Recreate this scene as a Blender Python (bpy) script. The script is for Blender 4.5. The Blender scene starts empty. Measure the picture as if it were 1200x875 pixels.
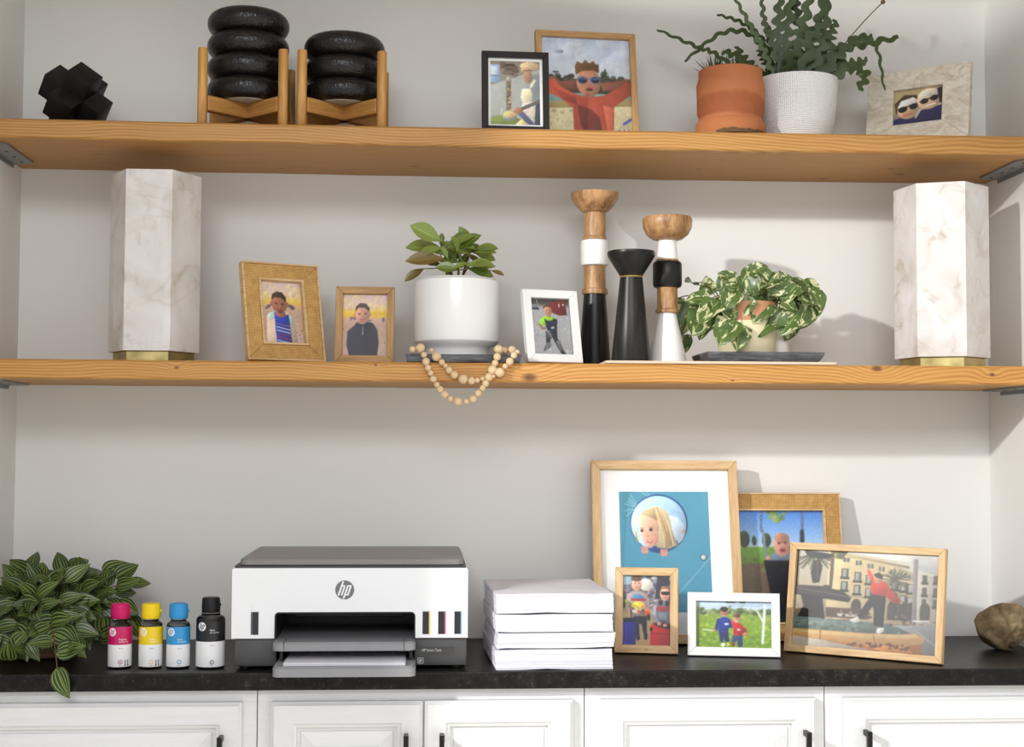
import bpy, bmesh, math, random
import numpy as np
from mathutils import Vector, Matrix, noise

random.seed(7)
rng = np.random.default_rng(7)
scene = bpy.context.scene
COL = scene.collection
R = math.radians
W_ROOM = 2.087          # width of the alcove
ZF = -0.90              # floor (the counter top is z = 0)
ZS, ZU = 0.5684, 1.0252  # tops of the two shelves
SHELF_D = 0.315

# ------------------------------------------------------------------ camera, sky, sun, exposure
cam_d = bpy.data.cameras.new('camera')
cam_d.sensor_width = 36.0
cam_d.lens = 36.0 * 1650.8 / 1200.0
cam_d.clip_start = 0.05
cam = bpy.data.objects.new('camera', cam_d)
COL.objects.link(cam)
yaw, pitch, roll = 0.06203, 0.04887, 0.00402
fw = Vector((math.sin(yaw) * math.cos(pitch), math.cos(yaw) * math.cos(pitch), math.sin(pitch)))
rt = Vector((math.cos(yaw), -math.sin(yaw), 0))
up = rt.cross(fw)
r2 = math.cos(roll) * rt + math.sin(roll) * up
u2 = -math.sin(roll) * rt + math.cos(roll) * up
M = Matrix((r2, u2, -fw)).transposed().to_4x4()
M.translation = Vector((0.85351, -3.01249, 0.4146))
cam.matrix_world = M
scene.camera = cam

world = bpy.data.worlds.new('world')
scene.world = world
world.use_nodes = True
bg = world.node_tree.nodes['Background']
bg.inputs['Color'].default_value = (0.96, 0.985, 1.02, 1)
bg.inputs['Strength'].default_value = 0.80

# the hard key light: a bare studio lamp beyond the added window opening on the left
key_d = bpy.data.lights.new('key_lamp', 'POINT')
key_d.energy = 430
key_d.shadow_soft_size = 0.055
key_d.color = (1.0, 0.99, 0.97)
key = bpy.data.objects.new('key_lamp', key_d)
COL.objects.link(key)
key.location = (-1.4, -2.7, 1.62)

# wide unseen area light standing in for a broad soft source behind the camera
soft_d = bpy.data.lights.new('soft_fill', 'AREA')
soft_d.shape = 'RECTANGLE'
soft_d.size, soft_d.size_y = 2.6, 0.9
soft_d.energy = 88
soft_d.color = (0.97, 0.985, 1.02)
soft = bpy.data.objects.new('soft_fill', soft_d)
COL.objects.link(soft)
soft.location = (0.55, -5.6, 2.35)
soft.rotation_euler = (Vector((1.1, 0, 0.5)) - soft.location).to_track_quat('-Z', 'Y').to_euler()

scene.view_settings.view_transform = 'Standard'
scene.view_settings.look = 'None'
scene.view_settings.gamma = 1.0
scene.view_settings.use_curve_mapping = False
scene.view_settings.exposure = 0.0

# ------------------------------------------------------------------ helpers
def s2l(c):
    return tuple(((v / 255.0) / 12.92 if v / 255.0 <= 0.04045 else ((v / 255.0 + 0.055) / 1.055) ** 2.4) for v in c[:3]) + (1.0,)

class NT:
    """tiny node-graph helper"""
    def __init__(self, name):
        self.m = bpy.data.materials.new(name)
        self.m.use_nodes = True
        self.t = self.m.node_tree
        self.b = self.t.nodes['Principled BSDF']
        self.out = self.t.nodes['Material Output']
    def n(self, kind, ins=None, **attrs):
        nd = self.t.nodes.new(kind)
        for k, v in attrs.items():
            setattr(nd, k, v)
        for k, v in (ins or {}).items():
            self.set(nd.inputs[k], v)
        return nd
    def set(self, sock, v):
        if isinstance(v, bpy.types.NodeSocket):
            self.t.links.new(v, sock)
        else:
            sock.default_value = v
    def p(self, **kw):
        names = dict(base='Base Color', rough='Roughness', metal='Metallic', ior='IOR', trans='Transmission Weight',
                     coat='Coat Weight', crough='Coat Roughness', sss='Subsurface Weight', normal='Normal', alpha='Alpha',
                     spec='Specular IOR Level', sheen='Sheen Weight')
        for k, v in kw.items():
            self.set(self.b.inputs[names[k]], v)
        return self
    def math(self, op, a, b=0.0, c=0.0, clamp=False):
        nd = self.n('ShaderNodeMath', {0: a, 1: b, 2: c}, operation=op)
        nd.use_clamp = clamp
        return nd.outputs[0]
    def coord(self, which='Object'):
        return self.n('ShaderNodeTexCoord').outputs[which]
    def scale(self, vec, s, loc=(0, 0, 0), rot=(0, 0, 0)):
        return self.n('ShaderNodeMapping', {'Vector': vec, 'Scale': s, 'Location': loc, 'Rotation': rot}).outputs[0]
    def noise(self, vec, scale=5.0, detail=3.0, rough=0.5, dist=0.0):
        return self.n('ShaderNodeTexNoise', {'Vector': vec, 'Scale': scale, 'Detail': detail, 'Roughness': rough, 'Distortion': dist}).outputs[0]
    def ramp(self, fac, stops, interp='LINEAR'):
        nd = self.n('ShaderNodeValToRGB', {0: fac})
        cr = nd.color_ramp
        cr.interpolation = interp
        while len(cr.elements) < len(stops):
            cr.elements.new(0.5)
        for e, (p, c) in zip(cr.elements, stops):
            e.position = p
            e.color = c if len(c) == 4 else (*c, 1)
        return nd.outputs[0]
    def mix(self, fac, a, b, blend='MIX'):
        nd = self.n('ShaderNodeMix', data_type='RGBA', blend_type=blend)
        self.set(nd.inputs[0], fac)
        self.set(nd.inputs[6], a)
        self.set(nd.inputs[7], b)
        return nd.outputs[2]
    def bump(self, h, strength=0.3, dist=0.002):
        self.p(normal=self.n('ShaderNodeBump', {'Height': h, 'Strength': strength, 'Distance': dist}).outputs[0])
        return self

def flat(name, rgb, rough=0.5, metal=0.0, **kw):
    t = NT(name)
    t.p(base=s2l(rgb), rough=rough, metal=metal, **kw)
    return t.m

def grained(name, rgb1, rgb2, scale=(4, 60, 60), rough=0.5, bump=0.15, nscale=1.0):
    """streaky wood grain running along the axis with the small scale"""
    t = NT(name)
    v = t.scale(t.coord(), scale)
    a = t.noise(v, nscale, 5, 0.6, 0.6)
    f = t.noise(t.scale(t.coord(), tuple(s * 5 for s in scale)), nscale, 2, 0.5)
    h = t.math('ADD', t.math('MULTIPLY', a, 0.75), t.math('MULTIPLY', f, 0.25))
    c = t.ramp(h, [(0.36, s2l(rgb2)), (0.62, s2l(rgb1))])
    t.p(base=c, rough=rough)
    t.bump(h, bump, 0.0012)
    return t.m

def pine(name, knots, tone=1.0):
    """flat-sawn pine board along x: growth rings bent around knots"""
    t = NT(name)
    P = t.coord()
    sep = t.n('ShaderNodeSeparateXYZ', {0: P})
    X, Y, Z = sep.outputs
    warp = t.noise(t.scale(P, (1.6, 4.5, 4.5)), 1.0, 2, 0.5)
    warp2 = t.noise(t.scale(P, (9, 22, 22)), 1.0, 2, 0.5)
    yy = t.math('SUBTRACT', Y, -0.16)
    zz = t.math('ADD', Z, 0.055)
    d = t.math('SQRT', t.math('ADD', t.math('MULTIPLY', yy, yy), t.math('MULTIPLY', zz, zz)))
    d = t.math('ADD', d, t.math('MULTIPLY', warp, 0.13))
    d = t.math('ADD', d, t.math('MULTIPLY', warp2, 0.006))
    d = t.math('ADD', d, t.math('MULTIPLY', X, 0.012))
    dark = None
    for (kx, ky, kz, r) in knots:
        dv = t.n('ShaderNodeVectorMath', {0: P, 1: (kx, ky, kz)}, operation='SUBTRACT').outputs[0]
        dv = t.n('ShaderNodeVectorMath', {0: dv, 1: (0.55, 1, 1)}, operation='MULTIPLY').outputs[0]
        ln = t.n('ShaderNodeVectorMath', {0: dv}, operation='LENGTH').outputs['Value']
        q = t.math('DIVIDE', ln, r * 2.2)
        g = t.math('EXPONENT', t.math('MULTIPLY', t.math('MULTIPLY', q, q), -1.0))
        d = t.math('ADD', d, t.math('MULTIPLY', g, r * 1.6))
        k = t.n('ShaderNodeMapRange', {'Value': ln, 'From Min': r * 0.22, 'From Max': r * 0.62, 'To Min': 1.0, 'To Max': 0.0}).outputs[0]
        dark = k if dark is None else t.math('MAXIMUM', dark, k)
    ph = t.math('MULTIPLY', d, 2 * math.pi / 0.0072)
    s = t.math('SINE', ph)
    s = t.math('MULTIPLY_ADD', s, 0.5, 0.5)
    fib = t.noise(t.scale(P, (6, 300, 300)), 1.0, 3, 0.6)
    big = t.noise(t.scale(P, (1.2, 6, 6)), 1.0, 2, 0.5)
    h = t.math('ADD', t.math('MULTIPLY', s, 0.34), t.math('MULTIPLY', fib, 0.66))
    c = t.ramp(h, [(0.16, s2l((218 * tone, 168 * tone, 94 * tone))), (0.5, s2l((206 * tone, 151 * tone, 76 * tone))), (0.74, s2l((184 * tone, 124 * tone, 54 * tone))), (0.92, s2l((148 * tone, 90 * tone, 32 * tone)))])
    c = t.mix(t.math('MULTIPLY', big, 0.22), c, s2l((222 * tone, 168 * tone, 100 * tone)), 'MULTIPLY')
    c = t.mix(0.55, c, t.ramp(h, [(0.1, s2l((216 * tone, 164 * tone, 88 * tone))), (0.95, s2l((156 * tone, 98 * tone, 38 * tone)))]))
    if dark is not None:
        c = t.mix(t.math('MULTIPLY', dark, 0.85), c, s2l((84, 42, 16)))
    t.p(base=c, rough=0.52)
    t.bump(h, 0.25, 0.0012)
    return t.m

def obj(name, bm, mats, parent=None, smooth=None, loc=None):
    me = bpy.data.meshes.new(name)
    bm.normal_update()
    bm.to_mesh(me)
    bm.free()
    return meobj(name, me, mats, parent, smooth, loc)

def meobj(name, me, mats, parent=None, smooth=None, loc=None):
    if not isinstance(mats, (list, tuple)):
        mats = [mats]
    if not me.materials:
        for m in mats:
            me.materials.append(m)
    if smooth is not None:
        me.polygons.foreach_set('use_smooth', [True] * len(me.polygons))
        me.set_sharp_from_angle(angle=R(smooth))
    o = bpy.data.objects.new(name, me)
    COL.objects.link(o)
    if parent is not None:
        o.parent = parent
    if loc is not None:
        o.location = loc
    return o

def tag(o, label, cat, group=None):
    o['label'] = label
    o['category'] = cat
    if group:
        o['group'] = group
    return o

def thing(name, label, cat, loc=(0, 0, 0), rot=(0, 0, 0), group=None):
    o = bpy.data.objects.new(name, None)
    o.empty_display_size = 0.02
    COL.objects.link(o)
    o.location = loc
    o.rotation_euler = rot
    return tag(o, label, cat, group)

def struct(o):
    o['kind'] = 'structure'
    return o

def B():
    return bmesh.new()

def box(bm, lo, hi, bev=0.0, seg=2, mi=0):
    r = bmesh.ops.create_cube(bm, size=1.0)
    vs = r['verts']
    c = [(a + b) / 2 for a, b in zip(lo, hi)]
    s = [b - a for a, b in zip(lo, hi)]
    for v in vs:
        v.co = Vector((c[0] + v.co.x * s[0], c[1] + v.co.y * s[1], c[2] + v.co.z * s[2]))
    fs = {f for v in vs for f in v.link_faces}
    for f in fs:
        f.material_index = mi
    if bev > 0:
        es = {e for v in vs for e in v.link_edges}
        bmesh.ops.bevel(bm, geom=list(es), offset=bev, segments=seg, affect='EDGES', profile=0.5)
    return vs

def prism(bm, pts, a, b, plane='xz', mi=0):
    """extrude a 2D outline from a to b along the third axis"""
    def co(u, v, w):
        return {'xz': (u, w, v), 'xy': (u, v, w), 'yz': (w, u, v)}[plane]
    va = [bm.verts.new(co(u, v, a)) for u, v in pts]
    vb = [bm.verts.new(co(u, v, b)) for u, v in pts]
    fs = [bm.faces.new(va), bm.faces.new(vb[::-1])]
    n = len(pts)
    for i in range(n):
        fs.append(bm.faces.new((va[i], vb[i], vb[(i + 1) % n], va[(i + 1) % n])))
    for f in fs:
        f.material_index = mi
    bmesh.ops.recalc_face_normals(bm, faces=fs)
    return fs

def rrect(x0, x1, y0, y1, r, n=5, corners=(1, 1, 1, 1)):
    pts = []
    for k, (cx, cy, a0) in enumerate(((x1 - r, y1 - r, 0), (x0 + r, y1 - r, 90), (x0 + r, y0 + r, 180), (x1 - r, y0 + r, 270))):
        if corners[k]:
            for i in range(n + 1):
                a = R(a0 + 90 * i / n)
                pts.append((cx + r * math.cos(a), cy + r * math.sin(a)))
        else:
            pts.append(((x1, y1), (x0, y1), (x0, y0), (x1, y0))[k])
    return pts

def lathe(bm, prof, n=40, c=(0, 0), mi=0, cap0=True, cap1=True, wob=None):
    rings = []
    for (r, z) in prof:
        ring = []
        for i in range(n):
            a = 2 * math.pi * i / n
            rr = r if wob is None else r * (1 + wob(a, z))
            ring.append(bm.verts.new((c[0] + rr * math.cos(a), c[1] + rr * math.sin(a), z)))
        rings.append(ring)
    fs = []
    for k in range(len(rings) - 1):
        for i in range(n):
            j = (i + 1) % n
            fs.append(bm.faces.new((rings[k][i], rings[k][j], rings[k + 1][j], rings[k + 1][i])))
    if cap0:
        fs.append(bm.faces.new(rings[0][::-1]))
    if cap1:
        fs.append(bm.faces.new(rings[-1]))
    for f in fs:
        f.material_index = mi
    return fs

def tube(bm, pts, rad, n=7, mi=0):
    pts = [Vector(p) for p in pts]
    m = len(pts)
    rads = rad if isinstance(rad, (list, tuple)) else [rad] * m
    t0 = (pts[1] - pts[0]).normalized()
    ref = Vector((0, 0, 1)) if abs(t0.z) < 0.9 else Vector((1, 0, 0))
    nrm = t0.cross(ref).normalized()
    rings = []
    for i in range(m):
        t = (pts[min(i + 1, m - 1)] - pts[max(i - 1, 0)]).normalized()
        nrm = (nrm - t * nrm.dot(t)).normalized()
        bi = t.cross(nrm)
        rings.append([bm.verts.new(pts[i] + (nrm * math.cos(2 * math.pi * k / n) + bi * math.sin(2 * math.pi * k / n)) * rads[i]) for k in range(n)])
    for i in range(m - 1):
        for k in range(n):
            f = bm.faces.new((rings[i][k], rings[i][(k + 1) % n], rings[i + 1][(k + 1) % n], rings[i + 1][k]))
            f.material_index = mi
    bm.faces.new(rings[0][::-1]).material_index = mi
    bm.faces.new(rings[-1]).material_index = mi

def bez(p0, p1, p2, n=10):
    p0, p1, p2 = Vector(p0), Vector(p1), Vector(p2)
    return [p0 * (1 - t) ** 2 + p1 * 2 * t * (1 - t) + p2 * t * t for t in [i / n for i in range(n + 1)]]

def text_mesh(body, size, align='LEFT'):
    cu = bpy.data.curves.new('lettering', 'FONT')
    cu.body = body
    cu.size = size
    cu.align_x = align
    cu.resolution_u = 3
    o = bpy.data.objects.new('lettering', cu)
    COL.objects.link(o)
    dg = bpy.context.evaluated_depsgraph_get()
    me = bpy.data.meshes.new_from_object(o.evaluated_get(dg))
    bpy.data.objects.remove(o)
    bpy.data.curves.remove(cu)
    me.materials.clear()
    return me

def warp(me, fn):
    for v in me.vertices:
        v.co = fn(v.co)
    me.update()
    return me

# ------------------------------------------------------------------ materials
def wall_paint(name, rgb):
    t = NT(name)
    P = t.coord()
    a = t.noise(t.scale(P, (30, 30, 260)), 1.0, 3, 0.6)
    b = t.noise(P, 3.0, 2)
    t.p(base=t.mix(t.math('MULTIPLY', b, 0.25), s2l(rgb), s2l(tuple(c * 0.965 for c in rgb))), rough=0.62, spec=0.3)
    t.bump(a, 0.10, 0.001)
    return t.m
M_WALL = wall_paint('wall_paint', (231, 230, 226))
M_CEIL = wall_paint('ceiling_paint', (226, 220, 212))
M_CAB = NT('cabinet_paint')
_b = M_CAB.noise(M_CAB.scale(M_CAB.coord(), (8, 120, 120)), 1.0, 4)
M_CAB.p(base=M_CAB.ramp(_b, [(0.25, s2l((221, 221, 221))), (0.6, s2l((226, 226, 227)))]), rough=0.38)
M_CAB.bump(_b, 0.05, 0.0006)
M_CAB = M_CAB.m
def make_granite():
    t = NT('leathered_granite')
    P = t.coord()
    a = t.noise(P, 60.0, 7, 0.74)
    b = t.noise(P, 190.0, 3, 0.6)
    c = t.ramp(a, [(0.42, s2l((12, 11, 10))), (0.57, s2l((27, 25, 22))), (0.66, s2l((60, 54, 47))), (0.8, s2l((98, 90, 80)))])
    c = t.mix(t.math('GREATER_THAN', b, 0.66), c, s2l((66, 62, 57)))
    t.p(base=c, rough=t.math('MULTIPLY_ADD', a, 0.25, 0.26), spec=0.22)
    t.bump(t.math('ADD', a, t.math('MULTIPLY', b, 0.4)), 0.35, 0.0015)
    return t.m
M_GRANITE = make_granite()
M_STEEL = flat('galvanised_steel', (150, 152, 150), 0.42, 0.85)
M_DARK = flat('dark_screw', (40, 38, 36), 0.5, 0.6)
M_BLACKMETAL = flat('black_handle', (22, 21, 20), 0.38, 0.4)
M_FLOOR = grained('pale_bounce_floor', (238, 232, 222), (224, 216, 204), (2, 30, 30), 0.45)  # unseen floor, kept pale to bounce light up under the shelves
M_BLACKCARD = flat('black_card', (22, 21, 22), 0.7)
def make_pane():
    t = NT('picture_glass')
    tr = t.n('ShaderNodeBsdfTransparent')
    gl = t.n('ShaderNodeBsdfGlossy', {'Roughness': 0.03})
    fr = t.n('ShaderNodeFresnel', {'IOR': 1.2})
    mx = t.n('ShaderNodeMixShader', {0: fr.outputs[0], 1: tr.outputs[0], 2: gl.outputs[0]})
    t.t.links.new(mx.outputs[0], t.out.inputs[0])
    return t.m
M_PANE = make_pane()
def make_print():
    t = NT('photo_print')
    a = t.n('ShaderNodeAttribute', attribute_name='ink')
    t.p(base=a.outputs['Color'], rough=0.42)
    return t.m
M_PRINT = make_print()
M_MAT = flat('mat_board', (246, 245, 242), 0.8)
M_OAK_H = grained('light_oak_along', (222, 190, 144), (190, 152, 104), (9, 120, 120), 0.55)
M_OAK_V = grained('light_oak_upright', (222, 190, 144), (190, 152, 104), (120, 120, 9), 0.55)
M_OAK2_H = grained('brown_oak_along', (190, 150, 98), (158, 118, 70), (9, 120, 120), 0.55)
M_OAK2_V = grained('brown_oak_upright', (190, 150, 98), (158, 118, 70), (120, 120, 9), 0.55)
M_WHITE_FR = flat('white_frame_paint', (230, 229, 227), 0.4)
M_BLACK_FR = flat('black_frame_paint', (34, 30, 27), 0.45, spec=0.25)
def make_rattan():
    t = NT('woven_rattan')
    P = t.coord()
    w1 = t.n('ShaderNodeTexWave', {'Vector': P, 'Scale': 120.0, 'Distortion': 0.6}, wave_type='BANDS', bands_direction='X').outputs[1]
    w2 = t.n('ShaderNodeTexWave', {'Vector': P, 'Scale': 120.0, 'Distortion': 0.6}, wave_type='BANDS', bands_direction='Z').outputs[1]
    h = t.math('MULTIPLY', w1, w2)
    n = t.noise(P, 90.0, 3)
    c = t.ramp(t.math('ADD', t.math('MULTIPLY', h, 0.6), t.math('MULTIPLY', n, 0.4)), [(0.12, s2l((150, 106, 52))), (0.5, s2l((220, 178, 106)))])
    t.p(base=c, rough=0.7)
    t.bump(h, 0.5, 0.001)
    return t.m
M_RATTAN = make_rattan()
def make_shell():
    t = NT('capiz_shell')
    P = t.coord()
    n = t.noise(t.scale(P, (34, 34, 60)), 1.0, 5, 0.6, 1.2)
    c = t.ramp(n, [(0.3, s2l((176, 162, 142))), (0.5, s2l((204, 194, 177))), (0.7, s2l((222, 214, 200)))])
    t.p(base=c, rough=0.3)
    t.bump(n, 0.25, 0.001)
    return t.m
M_SHELL = make_shell()
# ------------------------------------------------------------------ the room
def slab(name, lo, hi, m, parent=None):
    bm = B(); box(bm, lo, hi)
    return struct(obj(name, bm, m)) if parent is None else obj(name, bm, m, parent)

ROOM_Y, ZC = -4.6, 1.50
slab('wall_back', (-0.12, 0.0, ZF), (W_ROOM + 0.12, 0.12, ZC), M_WALL)
slab('wall_right', (W_ROOM, ROOM_Y, ZF), (W_ROOM + 0.12, 0.0, ZC), M_WALL)
slab('floor', (-0.12, ROOM_Y, ZF - 0.1), (W_ROOM + 0.12, 0.0, ZF), M_FLOOR)
slab('shading_ceiling', (-0.12, -1.1, ZC), (W_ROOM + 0.12, 0.12, ZC + 0.12), M_CEIL)  # unseen; height and depth set to shade the top of the alcove
# left wall; unseen window opening added to shape the key light's edge
WY0, WY1, WZ0, WZ1 = -1.30, -3.3, -0.25, 1.42
bm = B()
box(bm, (-0.12, WY0, ZF), (0, 0, ZC))
box(bm, (-0.12, ROOM_Y, ZF), (0, WY1, ZC))
box(bm, (-0.12, WY1, ZF), (0, WY0, WZ0))
box(bm, (-0.12, WY1, WZ1), (0, WY0, ZC))
struct(obj('wall_left', bm, M_WALL))
bm = B()
for lo, hi in (((-0.09, WY1, WZ0), (-0.04, WY1 + 0.05, WZ1)), ((-0.09, WY0 - 0.05, WZ0), (-0.04, WY0, WZ1)),
               ((-0.09, WY1, WZ0), (-0.04, WY0, WZ0 + 0.05)), ((-0.09, WY1, WZ1 - 0.05), (-0.04, WY0, WZ1))):
    box(bm, lo, hi, 0.003, 1)
struct(obj('added_window', bm, M_CAB))

# ------------------------------------------------------------------ shelves
def shelf(label, z_top, t, knots, tone, sag, brackets):
    root = thing('wall_shelf', label, 'shelf', (0, -SHELF_D / 2, z_top - t), group='pine shelves across the alcove')
    L = W_ROOM - 0.004
    bm = B()
    n = 44
    prof = [(-SHELF_D / 2, 0.003), (-SHELF_D / 2 + 0.003, 0), (SHELF_D / 2 - 0.001, 0), (SHELF_D / 2 - 0.001, t), (-SHELF_D / 2 + 0.004, t), (-SHELF_D / 2, t - 0.004)]
    rings = []
    for i in range(n + 1):
        x = 0.002 + L * i / n
        u = 2 * i / n - 1
        dz = -sag * (1 - u * u)
        jit = 0.0016 * noise.noise(Vector((x * 5, 3.1, z_top)))
        rings.append([bm.verts.new((x, y + (jit if y < 0 else 0), z + dz + (0.0008 * noise.noise(Vector((x * 9, y * 7, z_top * 3))) if z < t / 2 else 0))) for y, z in prof])
    k = len(prof)
    for i in range(n):
        for j in range(k):
            bm.faces.new((rings[i][j], rings[i][(j + 1) % k], rings[i + 1][(j + 1) % k], rings[i + 1][j]))
    bm.faces.new(rings[0]); bm.faces.new(rings[-1][::-1])
    bmesh.ops.recalc_face_normals(bm, faces=bm.faces)
    obj('board', bm, pine('pine_board', knots, tone), root, 40)
    for side in (0, 1):
        x0, s = (0.001, 1) if side == 0 else (W_ROOM - 0.001, -1)
        bm = B()
        y0, y1 = -SHELF_D / 2 + 0.035, SHELF_D / 2 - 0.07
        pts = [(x0, y0), (x0 + s * 0.030, y0), (x0 + s * 0.046, y0 + 0.02), (x0 + s * 0.046, y1 - 0.012), (x0 + s * 0.034, y1), (x0, y1)]
        prism(bm, pts, -0.0045, -0.0005, 'xy')
        prism(bm, [(y0, -0.004), (y1, -0.004), (y1, -0.0005), (y0, -0.0005)] if False else [(y0, -0.012), (y1, -0.012), (y1, -0.0008), (y0, -0.0008)], x0, x0 + s * 0.003, 'yz')
        br = obj('bracket', bm, M_STEEL, root)
        for q in range(4):
            bm = B()
            lathe(bm, [(0.0035, -0.0052), (0.0038, -0.0046), (0.0038, -0.0040)], 10, (x0 + s * 0.026, y0 + 0.025 + q * (y1 - y0 - 0.05) / 3))
            obj('screw', bm, M_DARK, br, 30)
    return root

SD2 = SHELF_D / 2
shelf('upper pine shelf carrying the black ringed planters', ZU, 0.037,
      [(0.20, -0.02, 0, 0.006), (0.83, 0.05, 0, 0.013), (1.20, -0.03, 0, 0.008), (1.42, 0.03, 0, 0.010), (1.82, 0.0, 0, 0.012), (1.86, 0.06, 0, 0.014), (1.71, 0.12, 0, 0.012), (0.55, 0.1, 0, 0.008)], 0.90, 0.003, True)
shelf('middle pine shelf with the white plant pot and bead garland', ZS, 0.037,
      [(0.385, -SD2, 0.022, 0.006), (1.055, -SD2, 0.008, 0.017), (1.735, -SD2, 0.030, 0.013), (1.965, -SD2, 0.020, 0.007), (0.76, -SD2, 0.03, 0.004), (1.45, -SD2, 0.005, 0.004)], 0.97, 0.0015, True)

# ------------------------------------------------------------------ counter and cabinets
bm = B()
box(bm, (0.001, -0.4415, -0.0314), (W_ROOM - 0.001, -0.001, 0.0), 0.003, 2)
bmesh.ops.subdivide_edges(bm, edges=[e for e in bm.edges if e.calc_length() > 1], cuts=80)
for v in bm.verts:
    if v.co.y < -0.43:
        v.co.y += 0.0012 * noise.noise(Vector((v.co.x * 22, v.co.z * 60, 0.5)))
tag(obj('countertop', bm, M_GRANITE), 'black leathered granite countertop under the printer', 'countertop')

def cabinet(label, x0, x1, doors):
    root = thing('cabinet', label, 'cabinet', ((x0 + x1) / 2, -0.21, ZF), group='white base cabinets below the counter')
    cx, cy, cz = (x0 + x1) / 2, -0.21, ZF
    zt = -0.0318
    bm = B()
    box(bm, (x0 + 0.0006 - cx, -0.395 - cy, 0.10), (x1 - 0.0006 - cx, -0.004 - cy, zt - cz))
    box(bm, (x0 + 0.0006 - cx, -0.34 - cy, 0.0), (x1 - 0.0006 - cx, -0.004 - cy, 0.10))
    obj('carcass', bm, M_CAB, root)
    bm = B()   # face frame: outline and openings
    for lo, hi in (((x0, -0.055), (x1, zt)), ((x0, -0.80), (x1, -0.76))):
        box(bm, (lo[0] + 0.0008 - cx, -0.4165 - cy, lo[1] - cz), (hi[0] - 0.0008 - cx, -0.395 - cy, hi[1] - cz), 0.0006, 1)
    edges = [x0] + [v for d in doors for v in (d[0], d[1])] + [x1]
    for a, b in zip(edges[0::2], edges[1::2]):
        lo_, hi_ = (a - 0.006 if a != x0 else a + 0.0008), (b + 0.006 if b != x1 else b - 0.0008)
        box(bm, (lo_ - cx, -0.4165 - cy, -0.76 - cz), (hi_ - cx, -0.395 - cy, -0.055 - cz), 0.0006, 1)
    obj('face_frame', bm, M_CAB, root)
    for (a, b, hx) in doors:
        ax, bx_, z0, z1 = a - cx, b - cx, -0.775 - cz, -0.0535 - cz
        yf, yb = -0.4365 - cy, -0.4170 - cy
        st = 0.046
        bm = B()
        # door frame with an eased outer edge and a moulded inner edge
        outs = [(0.0, yb), (0.0, yf + 0.006), (0.0035, yf + 0.0035), (0.006, yf), (st - 0.008, yf), (st - 0.005, yf + 0.004), (st, yf + 0.006), (st, yf + 0.012)]
        loops = []
        for (ins, y) in outs:
            loops.append([bm.verts.new(c) for c in ((ax + ins, y, z0 + ins), (bx_ - ins, y, z0 + ins), (bx_ - ins, y, z1 - ins), (ax + ins, y, z1 - ins))])
        for p, q in zip(loops, loops[1:]):
            for i in range(4):
                bm.faces.new((p[i], p[(i + 1) % 4], q[(i + 1) % 4], q[i]))
        bm.faces.new(loops[0])
        bmesh.ops.recalc_face_normals(bm, faces=bm.faces)
        dr = obj('door', bm, M_CAB, root, 25)
        bm = B()
        outs = [(st - 0.001, yf + 0.0125), (st + 0.006, yf + 0.0120), (st + 0.008, yf + 0.009), (st + 0.032, yf + 0.003), (st + 0.034, yf + 0.0015)]
        loops = []
        for (ins, y) in outs:
            loops.append([bm.verts.new(c) for c in ((ax + ins, y, z0 + ins), (bx_ - ins, y, z0 + ins), (bx_ - ins, y, z1 - ins), (ax + ins, y, z1 - ins))])
        for p, q in zip(loops, loops[1:]):
            for i in range(4):
                bm.faces.new((p[i], p[(i + 1) % 4], q[(i + 1) % 4], q[i]))
        bm.faces.new(loops[-1])
        bmesh.ops.recalc_face_normals(bm, faces=bm.faces)
        obj('panel', bm, M_CAB, dr)
        hz1 = -0.109 - cz
        bm = B()
        box(bm, (hx - 0.0045 - cx, yf - 0.030, hz1 - 0.135), (hx + 0.0045 - cx, yf - 0.020, hz1), 0.0008, 1)
        for zz in (hz1 - 0.006, hz1 - 0.129):
            box(bm, (hx - 0.004 - cx, yf - 0.021, zz - 0.005), (hx + 0.004 - cx, yf + 0.0005, zz + 0.005), 0.0006, 1)
        obj('handle', bm, M_BLACKMETAL, dr)
    return root

cabinet('white raised panel cabinet under the ink bottles at the left end', 0.001, 0.556, [(0.03, 0.530, 0.4955)])
cabinet('white cabinet with two raised panel doors under the printer', 0.556, 1.150, [(0.582, 0.8545, 0.825), (0.858, 1.128, 0.889)])
cabinet('white raised panel cabinet under the leaning picture frames', 1.150, 1.597, [(1.180, 1.578, 1.5555)])
cabinet('white raised panel cabinet under the rock at the right end', 1.597, W_ROOM - 0.001, [(1.630, 2.055, 1.6675)])

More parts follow.
